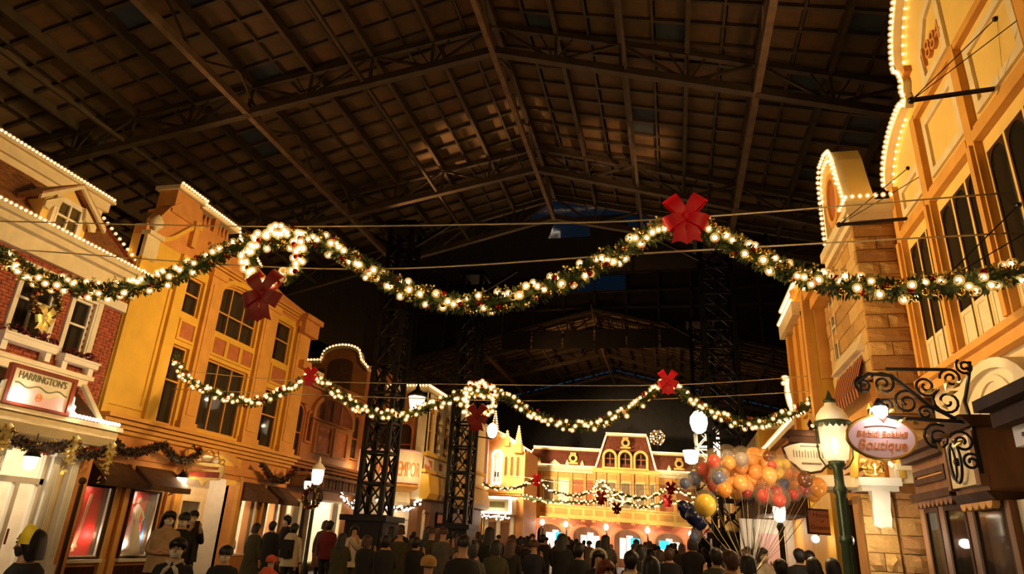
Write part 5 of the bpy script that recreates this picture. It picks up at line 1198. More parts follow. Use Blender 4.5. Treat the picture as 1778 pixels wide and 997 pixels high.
# ------------------------------------------------------------ right building 2: stone house
r2b = thing('stone_house', 'sandstone house with rough block pier, bulb-edged attic gable and striped awning, right side', 'building', (3.5,15,0))
SFr = Fr((3.5,0),(0,1),(-1,0)); PF = Fr((0,12.2),(1,0),(0,-1))
MB().box(WX,3.62,4.6,0,7.35,12.32,15.5).obj('wall_core', M['ochre'], r2b)
def block_mesh(name, seed, m):
    r = random.Random(seed); N = 3; vs = []; fs = []          # rough-faced block, -.5..+.5, front at +d
    for j in range(N+1):
        for i in range(N+1):
            e = i in (0,N) or j in (0,N); vs.append((-.5+i/N, (.5 if e else .5+r.uniform(.1,.75)), -.5+j/N))
    for j in range(N):
        for i in range(N): a = j*(N+1)+i; fs.append((a,a+1,a+N+2,a+N+1))
    b = len(vs); vs += [(-.5,-.5,-.5),(.5,-.5,-.5),(.5,-.5,.5),(-.5,-.5,.5)]
    fs += [(0,b,b+1,N),(N,b+1,b+2,(N+1)**2-1),((N+1)**2-1,b+2,b+3,N*(N+1)),(N*(N+1),b+3,b,0)]
    q = MB(); q.add(vs,fs); return q.mesh(name, m)
BM = [block_mesh('stone_block', s, M['stone']) for s in range(4)]; BR = [block_mesh('stone_block', s, M['roughstone']) for s in range(4,8)]
def blocks(F, par, u0, u1, z0, z1, bw, bh, dep, ms, seed, holes=(), rotz=0.0, name='stone_block'):
    r = random.Random(seed); z = z0; k = 0
    while z < z1-.05:
        h = min(bh,z1-z); u = u0-(bw/2 if k % 2 else 0)
        while u < u1-.02:
            a,b_ = max(u,u0),min(u+bw,u1)
            if b_-a > .06 and not any(q[0]-.02 < (a+b_)/2 < q[1]+.02 and q[2]-.02 < z+h/2 < q[3]+.02 for q in holes):
                put(name, r.choice(ms), par, loc=F((a+b_)/2,z+h/2,-.03), rot=(0,0,rotz), scale=(b_-a-.012,dep*r.uniform(.8,1.2),h-.012))
            u += bw
        z += bh; k += 1
blocks(PF, r2b, 3.42, 4.14, 3.05, 7.36, .72, .25, .10, BR, 91, rotz=PI)                 # rough pier facing the camera
hs = [(14.55,14.95,5.2,6.9)]
blocks(SFr, r2b, 12.3, 15.4, 4.55, 7.36, .62, .30, .06, BM, 92, hs, rotz=PI/2)
for q in hs: window(SFr, r2b, *q, cols=1, rows=2, fm='cream', d=-.03, curtain=None)
MB().box(PF,3.36,4.2,7.36,7.5,-.1,.12).box(PF,3.3,4.2,7.5,7.7,-.1,.24).box(SFr,12.3,14.5,7.36,7.5,-.1,.08).box(SFr,12.2,14.5,7.5,7.7,-.1,.16).obj('stone_cornice', M['cream'], r2b)
bulbs(r2b, along([(4.15,11.95,7.78),(3.32,11.95,7.78),(3.32,12.5,7.78)], .13), .034)
# bulb-edged attic gable: an upright slab with a round opening, seen along the street
ag = [(12.25,7.7),(12.5,8.4),(12.68,9.0),(12.85,9.3),(13.2,9.42),(13.7,9.42),(13.95,9.2),(14.02,8.6),(14.05,7.7)]
oc = [(13.35+.34*math.cos(2*PI*k/16),8.45+.46*math.sin(2*PI*k/16)) for k in range(16)]
MB().prism(SFr,ag,-.42,-.02).obj('attic_gable', M['pale'], r2b)
MB().ring(SFr,[(13.35+.48*math.cos(2*PI*k/16),8.45+.60*math.sin(2*PI*k/16)) for k in range(16)],oc,-.02,.08).obj('round_moulding', M['ochre'], r2b)
MB().prism(SFr,oc,-.02,.02).obj('round_panel', M['terra'], r2b)
MB().prism(SFr,ag+[(13.35+(a-13.35)*.86,8.5+(b_-8.5)*.88) for a,b_ in ag][::-1],-.02,.10).obj('attic_coping', M['cream'], r2b)
bulbs(r2b, along([SFr(a,b_+.03,.14) for a,b_ in ag], .12), .034)
bulbs(r2b, along([SFr(13.35+(a-13.35)*.8,8.5+(b_-8.5)*.84,.12) for a,b_ in ag[1:-1]], .14), .028)
MB().box(SFr,14.3,15.4,6.75,7.0,-.2,.30).box(SFr,14.2,15.5,7.0,7.2,-.3,.40).obj('gable_bracket', M['ochre'], r2b)
bulbs(r2b, along([SFr(14.2,7.28,.38),SFr(15.5,7.28,.38)], .12), .034)
# awning with stripes over the first-floor window
m_ = MB().prism(Fr((0,12.75),(-1,0),(0,1)),[(-3.5,5.06),(-3.34,5.06),(-3.5,5.42)],0,2.1).obj('awning_head', M['cream'], r2b)
for k in range(21):
    u0,u1 = 12.85+2.1*k/21,12.85+2.1*(k+1)/21
    q = MB(); q.add([SFr(u0,5.04,.02),SFr(u1,5.04,.02),SFr(u1,4.42,.22),SFr(u0,4.42,.22),SFr(u1,4.22,.20),SFr(u0,4.22,.20)],[(0,1,2,3),(3,2,4,5)])
    q.obj('awning_stripe', M['darkwood'] if k % 2 else M['terra'], m_)
MB().tube([SFr(12.8,5.05,.03),SFr(15.0,5.05,.03)],.025,6).obj('awning_rail', M['cream'], m_)
# white shelf bracket and stone shopfront below
blocks(PF, r2b, 2.95, 3.42, .0, 2.50, .47, .27, .10, BM, 93, rotz=PI)
blocks(PF, r2b, 3.46, 4.1, .0, 2.95, .64, .27, .14, BR, 94, rotz=PI)
MB().box(WX,2.98,3.6,0,2.5,12.28,12.9).obj('pier_core', M['ochre'], r2b)
sh = MB().box(PF,2.90,3.52,2.62,2.74,-.5,.28).box(PF,2.94,3.48,2.54,2.62,-.5,.22).obj('stone_shelf', M['pillar'], r2b)
MB().prism(Fr((0,12.2),(0,-1),(1,0)),[(.0,2.54),(.22,2.54),(.20,2.40),(.12,2.25),(.13,2.12),(.06,2.0),(0,1.98)],3.08,3.34).obj('shelf_console', M['pillar'], sh)
for s,x0 in ((-1,2.86),(1,3.56)):
    MB().tube([(x0,12.0,2.74),(x0+(-s)*.02,12.0,3.0),(x0-s*.08,12.0,3.2),(x0-s*.2,12.0,3.33)],[.07,.06,.05,.04],7).obj('shelf_scroll', M['yellow'], sh, True)
MB().box(PF,3.46,4.2,2.68,2.86,-.1,.24).box(PF,3.46,4.2,2.86,2.96,-.1,.32).box(PF,2.3,2.95,2.6,2.78,-1.2,.05).obj('stone_string', M['cream'], r2b)
fb = thing('gilt_ornament', 'gilt and silver ornament cluster on the white stone shelf', 'ornament', (3.2,12.05,2.74))
mb = MB(); r = random.Random(77)
for k in range(60):
    p = Vector((3.2+r.gauss(0,.10),12.05+r.uniform(-.08,.06),2.74+abs(r.gauss(.16,.12)))); v = Vector((r.uniform(-1,1),r.uniform(-1,1),r.uniform(-1,1)))*.06; q = Vector((r.uniform(-1,1),r.uniform(-1,1),r.uniform(-1,1)))*.04
    mb.add([tuple(p-v),tuple(p+q),tuple(p+v),tuple(p-q)],[(0,1,2,3)])
mb.obj('ornament_leaves', M['goldleaf'], fb, stuff=True)
MB().lathe((3.2,12.08,2.74),[(.12,0),(.13,.05),(.06,.1),(.10,.2),(.03,.32)],10).obj('ornament_vase', M['gold'], fb, True)
point((3.1,11.7,3.05), 9, CREAM); point((3.0,11.5,1.8), 26, CREAM); point((3.0,11.6,5.2), 10, AMBER)
# dark panelled shopfront between stone piers, further along
mb = MB(); wall(mb, SFr, 12.9, 15.5, 0, 4.5, [(13.6,15.3,.4,2.5)], -.11, -.02); mb.obj('shopfront_wall', M['ochre'], r2b)
w = MB().ring(SFr,[(13.5,.3),(13.5,2.6),(15.4,2.6),(15.4,.3)],[(13.6,.4),(13.6,2.5),(15.3,2.5),(15.3,.4)],-.2,.06).obj('shop_window', M['darkwood'], r2b)
MB().box(SFr,13.6,15.3,.4,2.5,-.1,-.08).obj('pane', M['pane'], w)
cornice(SFr,12.9,15.5,2.8,3.1,.3,'ochre',r2b,'shop_cornice',3)

# ------------------------------------------------------------ right building 3: lit tower front and shops beyond
r3b = thing('turreted_front', 'yellow front with round-topped, bulb-edged turret beyond the stone house', 'building', (3.4,20,0))
TF = Fr((3.2,0),(0,1),(-1,0))
MB().box(WX,3.2,4.6,0,7.4,15.62,18.15).obj('turret_wall', M['yellow'], r3b); MB().box(WX,3.1,4.7,7.4,7.62,15.55,18.2).obj('turret_coping', M['yellow'], r3b)
MB().box(TF,15.6,15.85,4.3,7.3,0,.12).box(TF,17.9,18.2,4.3,7.3,0,.12).box(TF,16.2,16.5,4.6,7.0,0,.08).box(TF,17.0,17.3,4.6,7.0,0,.08).obj('turret_pilaster', M['ochre'], r3b)
MB().box(Fr((0,15.6),(1,0),(0,-1)),3.3,4.2,5.2,7.0,0,.05).obj('turret_panel', M['ochre'], r3b)
MB().lathe((3.45,16.6,7.5),[(.42,0),(.45,.15),(.30,.42),(.1,.55)],12).obj('turret_dome', M['orange'], r3b, True)
bulbs(r3b, along([(3.05,15.4,7.7),(3.05,18.35,7.7)], .11), .044); bulbs(r3b, along([(2.95,16.2,7.3),(2.95,18.35,7.3)], .14), .04)
bulbs(r3b, along([(3.9,15.4,7.7),(3.05,15.4,7.7)], .13), .04)
MB().box(WX,2.95,3.2,6.9,7.25,16.2,18.3).obj('turret_cornice', M['cream'], r3b)
r4b = thing('canopied_shop', 'low orange shop with bulb-lit scroll crest, dark canopy and pale door, behind the balloons', 'building', (3.6,21,0))
scr = [(3.35,18.8,5.15),(3.3,19.0,5.35),(3.3,19.3,5.75),(3.35,19.5,6.05),(3.3,19.9,6.15)]
MB().tube(smooth_path([(3.4,18.6,4.95)]+scr,5),.12,8).obj('scroll_crest', M['cream'], r4b, True)
bulbs(r4b, along(smooth_path([(3.25,18.55,4.95)]+[(a-.12,b_,c+.08) for a,b_,c in scr],5), .10), .05)
bulbs(r4b, along(smooth_path([(3.25,18.5,4.85)]+[(a-.14,b_,c-.08) for a,b_,c in scr],5), .10), .05)
MB().box(WX,3.4,5,0,4.75,18.25,24).obj('shop_wall', M['orange'], r4b)
MB().box(WX,3.2,5,4.75,4.9,18.2,24.2).obj('wall_coping', M['cream'], r4b)
bulbs(r4b, along([(3.2,18.4,4.97),(3.2,24.2,4.97),(2.9,25,4.7)], .12), .05)
# upper storeys of the far right fronts, beyond
r5b = thing('ribbed_front', 'yellow gable front with carved diagonal ribs, just above the balloon bunch', 'building', (3.9,27,0))
gf = Fr((0,25.2),(1,0),(0,-1))
MB().box(WX,3.05,5.2,0,5.6,25.2,30).obj('far_front_wall', M['yellow'], r5b)
for k in range(7): MB().bar(gf(3.1+.16*k,4.9,.1),gf(3.5+.16*k,5.6,.1),.07,.1).obj('carved_rib', M['ochre'], r5b)
MB().box(gf,3.0,5.2,5.6,5.8,-.2,.2).obj('far_cornice', M['cream'], r5b); bulbs(r5b, along([gf(3.0,5.86,.2),gf(4.6,5.86,.2)], .12), .055)
# door recess: bright wall, door, dark canopy
MB().box(WX,2.2,3.4,2.45,2.95,18.6,24.6).box(WX,2.0,3.4,2.95,3.05,18.5,24.7).obj('dark_canopy', M['darkwood'], r4b)
D3 = Fr((0,22.0),(1,0),(0,-1))
MB().box(D3,1.9,3.5,0,2.45,-.1,0).obj('lit_end_wall', M['pillar'], r4b)
d_ = MB().ring(D3,[(2.3,0),(2.3,2.2),(3.15,2.2),(3.15,0)],[(2.42,.15),(2.42,2.05),(3.03,2.05),(3.03,.15)],0,.07).obj('pale_door', M['pillar'], r4b)
MB().box(D3,2.42,3.03,.15,2.05,0,.04).obj('door_leaf', M['signpink'], d_)
MB().box(D3,2.95,2.99,1.0,1.2,.07,.12).obj('door_handle', M['black'], d_)
MB().box(WX,3.38,3.42,0,2.4,18.4,21.9).obj('brown_side_wall', M['ochre'], r4b)
MB().box(WX,3.25,3.42,0,2.4,17.2,18.4).obj('shop_post', M['brownwood'], r4b)
point((2.7,20.9,2.2), 36, CREAM, .1); point((2.6,17.6,3.0), 12, WARM)

# ------------------------------------------------------------ signs at the right
def scroll(c, r0, a0, turns, n=22, dirn=1):
    out = []
    for k in range(n+1):
        t = k/n; a = a0+dirn*2*PI*turns*t; r = r0*(1-.82*t); out.append((c[0]+r*math.cos(a), c[1]+r*math.sin(a)))
    return out
bs = thing('boutique_sign', 'pink oval boutique sign with coral script hanging from a scrolled black iron bracket', 'sign', (2.4,8.6,2.85))
B = Fr((0,8.6),(1,0),(0,-1),-.02,2.4)
cxs, czs = 2.385, 2.86
ov = [(cxs+.335*math.cos(2*PI*k/32)*(1+.05*math.cos(4*PI*k/32)), czs+.235*math.sin(2*PI*k/32)) for k in range(32)]
MB().prism(B,ov,-.03,.03).obj('sign_board', M['signpink'], bs)
MB().tube([B(cxs+(a-cxs)*1.03,czs+(b_-czs)*1.04,.0) for a,b_ in ov],.022,6,closed=True).obj('gilt_rim', M['gold'], bs, True)
MB().prism(B,[(cxs+.04+(a-cxs)*1.02,czs-.01+(b_-czs)*1.0) for a,b_ in ov],-.07,-.035).obj('rear_board', M['signcream'], bs)
text('Bibbidi Bobbidi', B, cxs, czs+.03, .033, .105, 'signorange', bs, 'lettering', .004, shear=.35, sx=.82)
text('Boutique', B, cxs-.01, czs-.09, .033, .165, 'signorange', bs, 'lettering', .004, shear=.35, sx=.85)
MB().tube([B(cxs-.17+.34*k/10, czs+.11+.02*math.sin(PI*k/10), .035) for k in range(11)],.005,4).obj('painted_flourish', M['mahogany'], bs)
MB().prism(B,[(cxs+.0,czs+.225),(cxs+.09,czs+.225),(cxs+.045,czs+.17)],.03,.045).obj('small_wedge', M['mahogany'], bs)
br = thing('sign_bracket', 'black wrought-iron scroll bracket with gilt leaves carrying the pink oval sign', 'bracket', (3.4,8.6,3.4))
mb = MB().bar(B(2.45,3.10,0),B(3.42,3.06,0),.045,.04); mb.obj('bracket_bar', M['black'], br); MB().bar(B(2.55,3.68,0),B(3.2,3.68,0),.03,.035).obj('bracket_bar', M['black'], br)
MB().bar(B(3.36,3.02,0),B(3.36,2.5,0),.035,.035).tube([B(3.36,3.05,0),B(3.33,3.3,0),B(3.42,3.6,0),B(3.46,3.78,0)],.022,6).obj('back_stay', M['black'], br)
MB().tube([B(*p,0) for p in [(2.2,3.5),(2.35,3.62),(2.6,3.6),(2.75,3.45),(2.95,3.25),(3.2,3.10)]],.024,6).obj('sweeping_rod', M['black'], br)
for (c,r_s,a,tn,di) in (((2.28,3.48),.11,1.2,1.6,1),((2.50,3.50),.14,2.6,1.7,-1),((2.72,3.28),.15,.6,1.6,1),((2.48,3.24),.10,3.9,1.5,1),((2.95,3.48),.13,-.4,1.6,-1),((3.15,3.30),.16,2.0,1.7,1),((3.23,3.58),.12,3.2,1.6,-1),((3.40,3.72),.10,2.2,1.6,1),((2.9,3.16),.09,0,1.4,1),((2.98,2.88),.16,1.0,1.8,1),((3.22,2.84),.13,2.8,1.6,-1),((3.28,2.62),.10,.5,1.5,1)):
    MB().tube([B(u,z,0) for u,z in scroll(c,r_s,a,tn,dirn=di)],.016,5).obj('iron_scroll', M['black'], br, True)
r = random.Random(8)
for (u,z) in ((2.62,3.05),(2.75,3.04),(2.98,3.42),(3.1,3.25),(3.2,3.4),(3.28,3.5),(3.05,2.9),(3.18,2.82),(2.98,2.76),(2.45,3.45),(3.16,3.5),(2.3,3.18),(2.55,3.18)):
    a = r.uniform(0,PI); p = Vector(B(u,z,.02)); v = Vector((math.cos(a),-.25,math.sin(a)))*.075; s = Vector((-math.sin(a),.1,math.cos(a)))*.028
    q = MB(); q.add([tuple(p-v),tuple(p+s),tuple(p+v*.2+Vector((0,-.03,0))),tuple(p+v),tuple(p-s)],[(0,4,2,1),(4,3,2),(1,2,3)]); q.obj('gilt_leaf', M['gold'], br)
lg = MB().lathe(B(2.42,3.10,0),[(.05,0),(.075,.02),(.085,.10),(.07,.12)],10).obj('sign_lamp', M['flame'], br, True)
MB().lathe(B(2.42,3.22,0),[(.09,0),(.05,.05),(.02,.10)],10).obj('lamp_cap', M['black'], lg, True)
point(B(2.42,3.14,.16), 8, (1,.93,.9), .05)
wh = thing('iron_roundel', 'black iron hoop bracket fixed on the dark shop bay under the scrolled sign bracket', 'bracket', RF(9.05,2.6,.8))
MB().tube([RF(9.1+.16*math.cos(2*PI*k/20),2.66+.24*math.sin(2*PI*k/20),.90) for k in range(20)],.018,5,closed=True).tube([RF(9.2+.10*math.cos(2*PI*k/20),2.66+.2*math.sin(2*PI*k/20),.90) for k in range(20)],.014,5,closed=True).ball(RF(9.1,2.66,.88),.05).bar(RF(9.1,2.66,.80),RF(9.1,2.66,.90),.03,.03).obj('iron_hoop', M['black'], wh, True)

ms = thing('cream_sign', 'cream shaped signboard with dark rim and canopy, left of the green lamp post', 'sign', (2.75,15,3.4))
Q = Fr((0,15),(1,0),(0,-1),-.02,2.75)
sp = [(2.28,3.58),(2.40,3.64),(2.62,3.70),(3.0,3.70),(3.18,3.64),(3.30,3.56),(3.22,3.44),(3.18,3.32),(3.05,3.26),(2.95,3.16),(2.76,3.12),(2.58,3.15),(2.50,3.24),(2.42,3.30),(2.36,3.34),(2.32,3.46)]
MB().prism(Q,sp,-.03,.03).obj('sign_board', M['signcream'], ms)
MB().tube([Q(2.78+(a-2.78)*1.04,3.42+(b_-3.42)*1.06,0) for a,b_ in sp],.03,6,closed=True).obj('sign_rim', M['darkwood'], ms)
MB().prism(Q,[(2.28,3.82),(3.28,3.82),(3.18,3.93),(2.38,3.93)],-.2,.25).box(Q,2.4,3.16,3.70,3.82,-.1,.1).obj('sign_canopy', M['darkwood'], ms)
MB().lathe(Q(2.85,3.93,0),[(.06,0),(.03,.08),(.06,.16),(.01,.26)],8).bar(Q(2.85,4.0,0),(3.5,15,4.15),.03,.04).obj('sign_finial', M['black'], ms)
text('HOUSE OF MAGIC'[:0]+'MAGIC SHOP'[:0]+'MAGIC', Q, 2.77, 3.44, .032, .19, 'signcream' if False else 'curtain', ms, 'lettering', .004, sx=1.05) if False else None
for k,h in enumerate((.15,.13,.14,.12,.15,.13,.14,.15,.12,.14,.15,.13)):                      # illegible pale upright strokes
    MB().box(Q,2.46+.055*k,2.475+.055*k,3.40,3.40+h,.03,.036).obj('faded_stroke', M['curtain'], ms)
MB().box(Q,2.60,2.98,3.26,3.30,.03,.036).box(Q,2.6,2.96,3.62,3.64,.03,.036).obj('faded_line', M['curtain'], ms)
point(Q(2.78,3.75,.35), 7, CREAM); point(Q(2.78,3.05,.5), 6, CREAM)
hs_ = thing('hanging_board', 'brown hanging board reading House of Greetings under the dark canopy at right', 'sign', (3.05,16,2.2))
Q2 = Fr((0,16),(1,0),(0,-1),-.03,3.05)
MB().box(Q2,2.79,3.33,1.98,2.42,-.02,.02).obj('sign_board', M['brownsign'], hs_)
MB().ring(Q2,[(2.75,1.94),(2.75,2.46),(3.37,2.46),(3.37,1.94)],[(2.79,1.98),(2.79,2.42),(3.33,2.42),(3.33,1.98)],-.03,.03).obj('sign_frame', M['darkwood'], hs_)
for s,z,sz in (('House',2.33,.13),('of',2.21,.085),('Greetings',2.08,.12)): text(s, Q2, 3.06, z, .022, sz, 'darkwood', hs_, 'lettering', .004)
MB().bar(Q2(2.85,2.46,0),Q2(2.85,2.8,0),.02,.02).bar(Q2(3.27,2.46,0),Q2(3.27,2.8,0),.02,.02).bar(Q2(2.75,2.8,0),(3.5,16,2.8),.03,.03).obj('sign_hanger', M['black'], hs_)
gl = thing('globe_lantern', 'round white globe lamp low beside the brown hanging board', 'lantern', (2.95,16.4,1.9))
MB().ball((2.93,16.2,1.86),.085,12,8).obj('lamp_globe', M['globe'], gl, True); MB().bar((2.93,16.2,1.9),(3.3,16.4,2.1),.02,.02).obj('lamp_arm', M['black'], gl)
point((2.9,16.0,1.85), 6)
# ------------------------------------------------------------ lamp posts
lp = thing('lamp_post', 'tall dark green lamp post with white domed lantern, beside the pink oval sign', 'lamp', (2.5,11.3,0))
LX, LY = 2.47, 11.3
MB().lathe((LX,LY,0),[(.20,0),(.20,.12),(.15,.2),(.13,.55),(.09,.65),(.085,1.7),(.105,1.74),(.105,1.8),(.08,1.84),(.075,2.4),(.10,2.44),(.10,2.5),(.07,2.55),(.07,2.78),(.12,2.84),(.13,2.90)],14).obj('post', M['lampgreen'], lp, True)
for k in range(10):
    a = 2*PI*k/10; MB().bar((LX+.083*math.cos(a),LY+.083*math.sin(a),.7),(LX+.077*math.cos(a),LY+.077*math.sin(a),2.36),.018,.018).obj('post_flute', M['lampgreen'], lp)
hd = MB().lathe((LX,LY,2.9),[(.10,0),(.17,.03),(.205,.2),(.215,.52)],16).obj('lantern_glass', M['milkglass'], lp, True)
MB().lathe((LX,LY,2.92),[(.02,.10),(.03,.16),(.045,.2),(.045,.26),(.03,.31),(.01,.34)],10).obj('mantle', M['flame'], hd, True)
MB().lathe((LX,LY,3.45),[(.25,0),(.245,.06),(.22,.16),(.15,.26),(.09,.31),(.08,.36)],16).obj('dome_cap', M['pillar'], lp, True)
MB().lathe((LX,LY,3.80),[(.09,0),(.10,.04),(.05,.08),(.03,.14),(.01,.2)],10).obj('cap_finial', M['lampgreen'], lp, True)
n = 18
for k in range(n):
    a = 2*PI*k/n; c = Vector((LX+.25*math.cos(a),LY+.25*math.sin(a),3.47)); t = Vector((-math.sin(a),math.cos(a),0))*.043
    q = MB(); q.add([tuple(c-t+Vector((0,0,.03))),tuple(c+t+Vector((0,0,.03))),tuple(c+t-Vector((0,0,.03))),tuple(c-Vector((0,0,.075))),tuple(c-t-Vector((0,0,.03)))],[(0,1,2,3,4)]); q.obj('rim_scallop', M['lampgreen'], lp)
MB().tube([(LX+.25*math.cos(2*PI*k/24),LY+.25*math.sin(2*PI*k/24),3.49) for k in range(24)],.022,6,closed=True).obj('cap_rim', M['lampgreen'], lp, True)
for s in (-1,1):
    MB().tube([(LX+s*.245,LY,3.46),(LX+s*.25,LY,3.1),(LX+s*.24,LY,2.96),(LX+s*.17,LY,2.84),(LX+s*.09,LY,2.78)],.013,6).ball((LX+s*.25,LY,3.12),.025).obj('lantern_arm', M['lampgreen'], lp, True)
    MB().ball((LX+s*.29,LY,3.44),.032,8,6).obj('rim_ball', M['pillar'], lp, True)
point((LX,LY,3.17), 40, (1,.9,.76), .05)
point((LX-.2,LY-.7,3.2), 10, CREAM, .1)
def small_lamp(label, x, y, zt, r, m='lampgreen', twin=False):
    t = thing('lamp_post', label, 'lamp', (x,y,0)); z = zt-r*4.6
    MB().lathe((x,y,0),[(.16,0),(.14,.3),(.07,.45),(.06,z-.2),(.10,z-.1),(.05,z)],10).obj('post', M[m], t, True)
    MB().lathe((x,y,z),[(r*.4,0),(r*.85,r*.4),(r,r*1.8),(r*.95,r*2.4)],12).obj('lamp_globe', M['globe'], t, True)
    MB().lathe((x,y,z+r*2.45),[(r*1.15,0),(r*1.05,r*.3),(r*.6,r*.9),(r*.25,r*1.1),(r*.2,r*1.6),(.01,r*2.1)],12).obj('lamp_cap', M['pillar'] if m == 'lampgreen' else M['black'], t, True)
    point((x,y-.05,z+r*1.3), 20, CREAM, .1); return t
small_lamp('green lamp post with white cap and red wreath, left of the near iron tower', -12.1, 21.9, 3.95, .21)
small_lamp('slim black lamp post with small lit lantern before the lit corner shop', -13.0, 22.9, 3.45, .13, 'black')
small_lamp('small black lamp post with lit lantern below the balloons, before the pale door', 2.5, 18.0, 2.92, .15, 'black')
wreath('dark wreath with red baubles tied below the lantern of the left green lamp post', (-12.05,21.65,2.55), .30, .12, 16, .04, 47, 'darkribbon', 0, lit=False, core='firbrown')
tr = thing('potted_fir', 'dark small fir tree with ornaments in a pot beside the corner porch', 'tree', (-11.6,27.4,0))
MB().lathe((-11.6,27.4,0),[(.3,0),(.4,.5),(.42,.55),(.3,.55)],12).obj('pot', M['brownwood'], tr)
mb = MB(); r = random.Random(6)
for k in range(900):
    z = .55+1.75*r.random(); R = .62*(1-(z-.55)/1.85)+.04; a = r.uniform(0,2*PI); c = Vector((-11.6+R*.5*math.cos(a),27.4+R*.5*math.sin(a),z)); o = Vector((math.cos(a),math.sin(a),r.uniform(-.5,.2)))*R*.65; s = Vector((-math.sin(a),math.cos(a),.4))*.035
    mb.add([tuple(c),tuple(c+o*.7+s),tuple(c+o),tuple(c+o*.7-s)],[(0,1,2,3)])
mb.tube([(-11.6,27.4,.5),(-11.6,27.4,2.2)],.04,6).obj('fir_boughs', M['fir'], tr, stuff=True)
for k in range(16):
    z = .8+1.3*k/15; R = .55*(1-(z-.55)/1.85); a = k*2.4; put('gold_bauble', ME_GOLD, tr, loc=(-11.6+R*math.cos(a),27.4+R*math.sin(a),z), scale=(.05,)*3)

# ------------------------------------------------------------ balloons
BAL = [(0.2,11.74,2.56,0.141,'blue'),(0.37,12.04,2.68,0.189,'blue'),(0.52,11.87,2.81,0.186,'red'),(0.56,12.1,2.71,0.167,'red'),(0.66,12.13,2.58,0.156,'red'),(0.67,11.57,2.91,0.181,'red'),(0.73,11.51,2.64,0.18,'blue'),(0.94,12.34,3.09,0.182,'silver'),(1.12,11.76,2.98,0.184,'silver'),(0.92,11.73,2.89,0.141,'peach'),(0.99,12.5,2.82,0.161,'peach'),(1.13,11.97,2.86,0.154,'peach'),(1.3,12.34,2.85,0.159,'peach'),(1.36,11.98,2.78,0.166,'peach'),(1.17,12.14,2.71,0.157,'peach'),(1.07,11.65,2.56,0.161,'peach'),(1.03,12.13,2.72,0.157,'peach'),(1.39,12.37,3.1,0.171,'peach'),(1.32,12.02,2.96,0.144,'peach'),(1.44,12.24,2.94,0.158,'peach'),(1.55,12.17,2.91,0.168,'peach'),(1.51,11.56,2.69,0.16,'peach'),(1.57,12.26,2.64,0.158,'peach'),(1.31,12.09,2.67,0.167,'peach'),(0.95,11.8,2.55,0.152,'peach'),(0.8,11.53,2.45,0.159,'amber'),(1.05,12.37,2.49,0.16,'amber'),(1.19,11.97,2.53,0.155,'peach'),(1.45,12.22,2.67,0.158,'peach'),(1.51,12.38,3.09,0.16,'peach'),(0.74,12.21,2.56,0.146,'amber'),(1.71,12.42,2.88,0.16,'peach'),(1.69,11.89,2.92,0.143,'yellow'),(1.87,12.3,2.97,0.147,'yellow'),(1.7,11.94,2.8,0.154,'yellow'),(2.08,12.44,2.76,0.16,'orange'),(1.9,12.38,2.83,0.148,'orange'),(1.52,11.6,2.99,0.086,'brown'),(1.57,11.64,2.87,0.118,'red'),(2.06,11.72,2.65,0.119,'brown'),(1.84,12.47,2.65,0.172,'blue'),(1.18,11.94,2.47,0.143,'red'),(1.34,12.13,2.58,0.145,'red'),(1.42,11.8,2.41,0.163,'red'),(1.52,12.01,2.51,0.122,'red'),(1.64,11.89,2.49,0.142,'red'),(1.66,11.85,2.36,0.186,'red'),(1.93,12.09,2.47,0.134,'red'),(2.09,12.08,2.56,0.156,'darkred'),(2.26,12.4,2.65,0.149,'darkred'),(2.32,12.18,2.58,0.191,'amber'),(2.29,12.43,2.49,0.16,'amber'),(2.0,12.36,2.62,0.148,'orange'),(0.48,11.2,2.2,0.206,'yellow'),(0.24,12.17,2.12,0.146,'navy'),(0.32,11.66,2.02,0.14,'navy'),(0.42,12.36,1.97,0.137,'navy'),(0.36,12.46,1.82,0.138,'blue'),(0.32,12.4,1.73,0.126,'blue'),(0.16,12.07,2.19,0.1,'navy')]
BC = dict(blue=(.05,.10,.32),red=(.62,.02,.02),silver=(.34,.31,.36),peach=(.85,.40,.13),amber=(.72,.28,.05),yellow=(.86,.55,.03),orange=(.80,.24,.03),brown=(.16,.06,.03),darkred=(.30,.01,.02),navy=(.012,.018,.07))
BM_ = {k: mat('balloon_'+k, c, .22, 0, .06, 3, 0, .6) for k,c in BC.items()}
BCL = clear('balloon_film', (.9,.75,.55), .10, .03)
ME_FILM = MB().lathe((0,0,0),[(.03,-1.12),(.05,-1.06),(.02,-1.0),(.30,-.93),(.62,-.76),(.87,-.46),(1,0),(.9,.45),(.66,.76),(.34,.95),(0.001,1.02)],16).mesh('balloon_film', BCL, True)
ME_IN = {k: MB().lathe((0,0,0),[(.02,-1.1),(.05,-1.05),(.03,-.98),(.35,-.88),(.68,-.66),(.92,-.33),(1,.05),(.88,.5),(.6,.82),(.3,.96),(0.001,1.0)],16).mesh('inner_balloon', BM_[k], True) for k in BC}
HAND = Vector((1.12,11.6,1.18))
blab = dict(blue='clear balloon with a small blue balloon inside, in the bunch beside the lamp post', red='clear balloon with a red balloon inside, in the bunch beside the lamp post', silver='clear silver-grey balloon at the top left of the balloon bunch',
 peach='peach-coloured balloon packed in the middle of the balloon bunch', amber='deep amber balloon at the lower edge of the balloon bunch', yellow='yellow balloon at the upper right of the balloon bunch', orange='orange clear balloon at the right of the balloon bunch',
 brown='dark brown small balloon at the right of the balloon bunch', darkred='dark red balloon at the far right of the balloon bunch', navy='dark navy balloon hanging low at the left of the balloon bunch')
ORD = ['first','second','third','fourth','fifth','sixth','seventh','eighth','ninth','tenth','eleventh','twelfth','thirteenth']
CNT = {k: [b_ for b_ in sorted(BAL) if b_[4] == k] for k in BC}
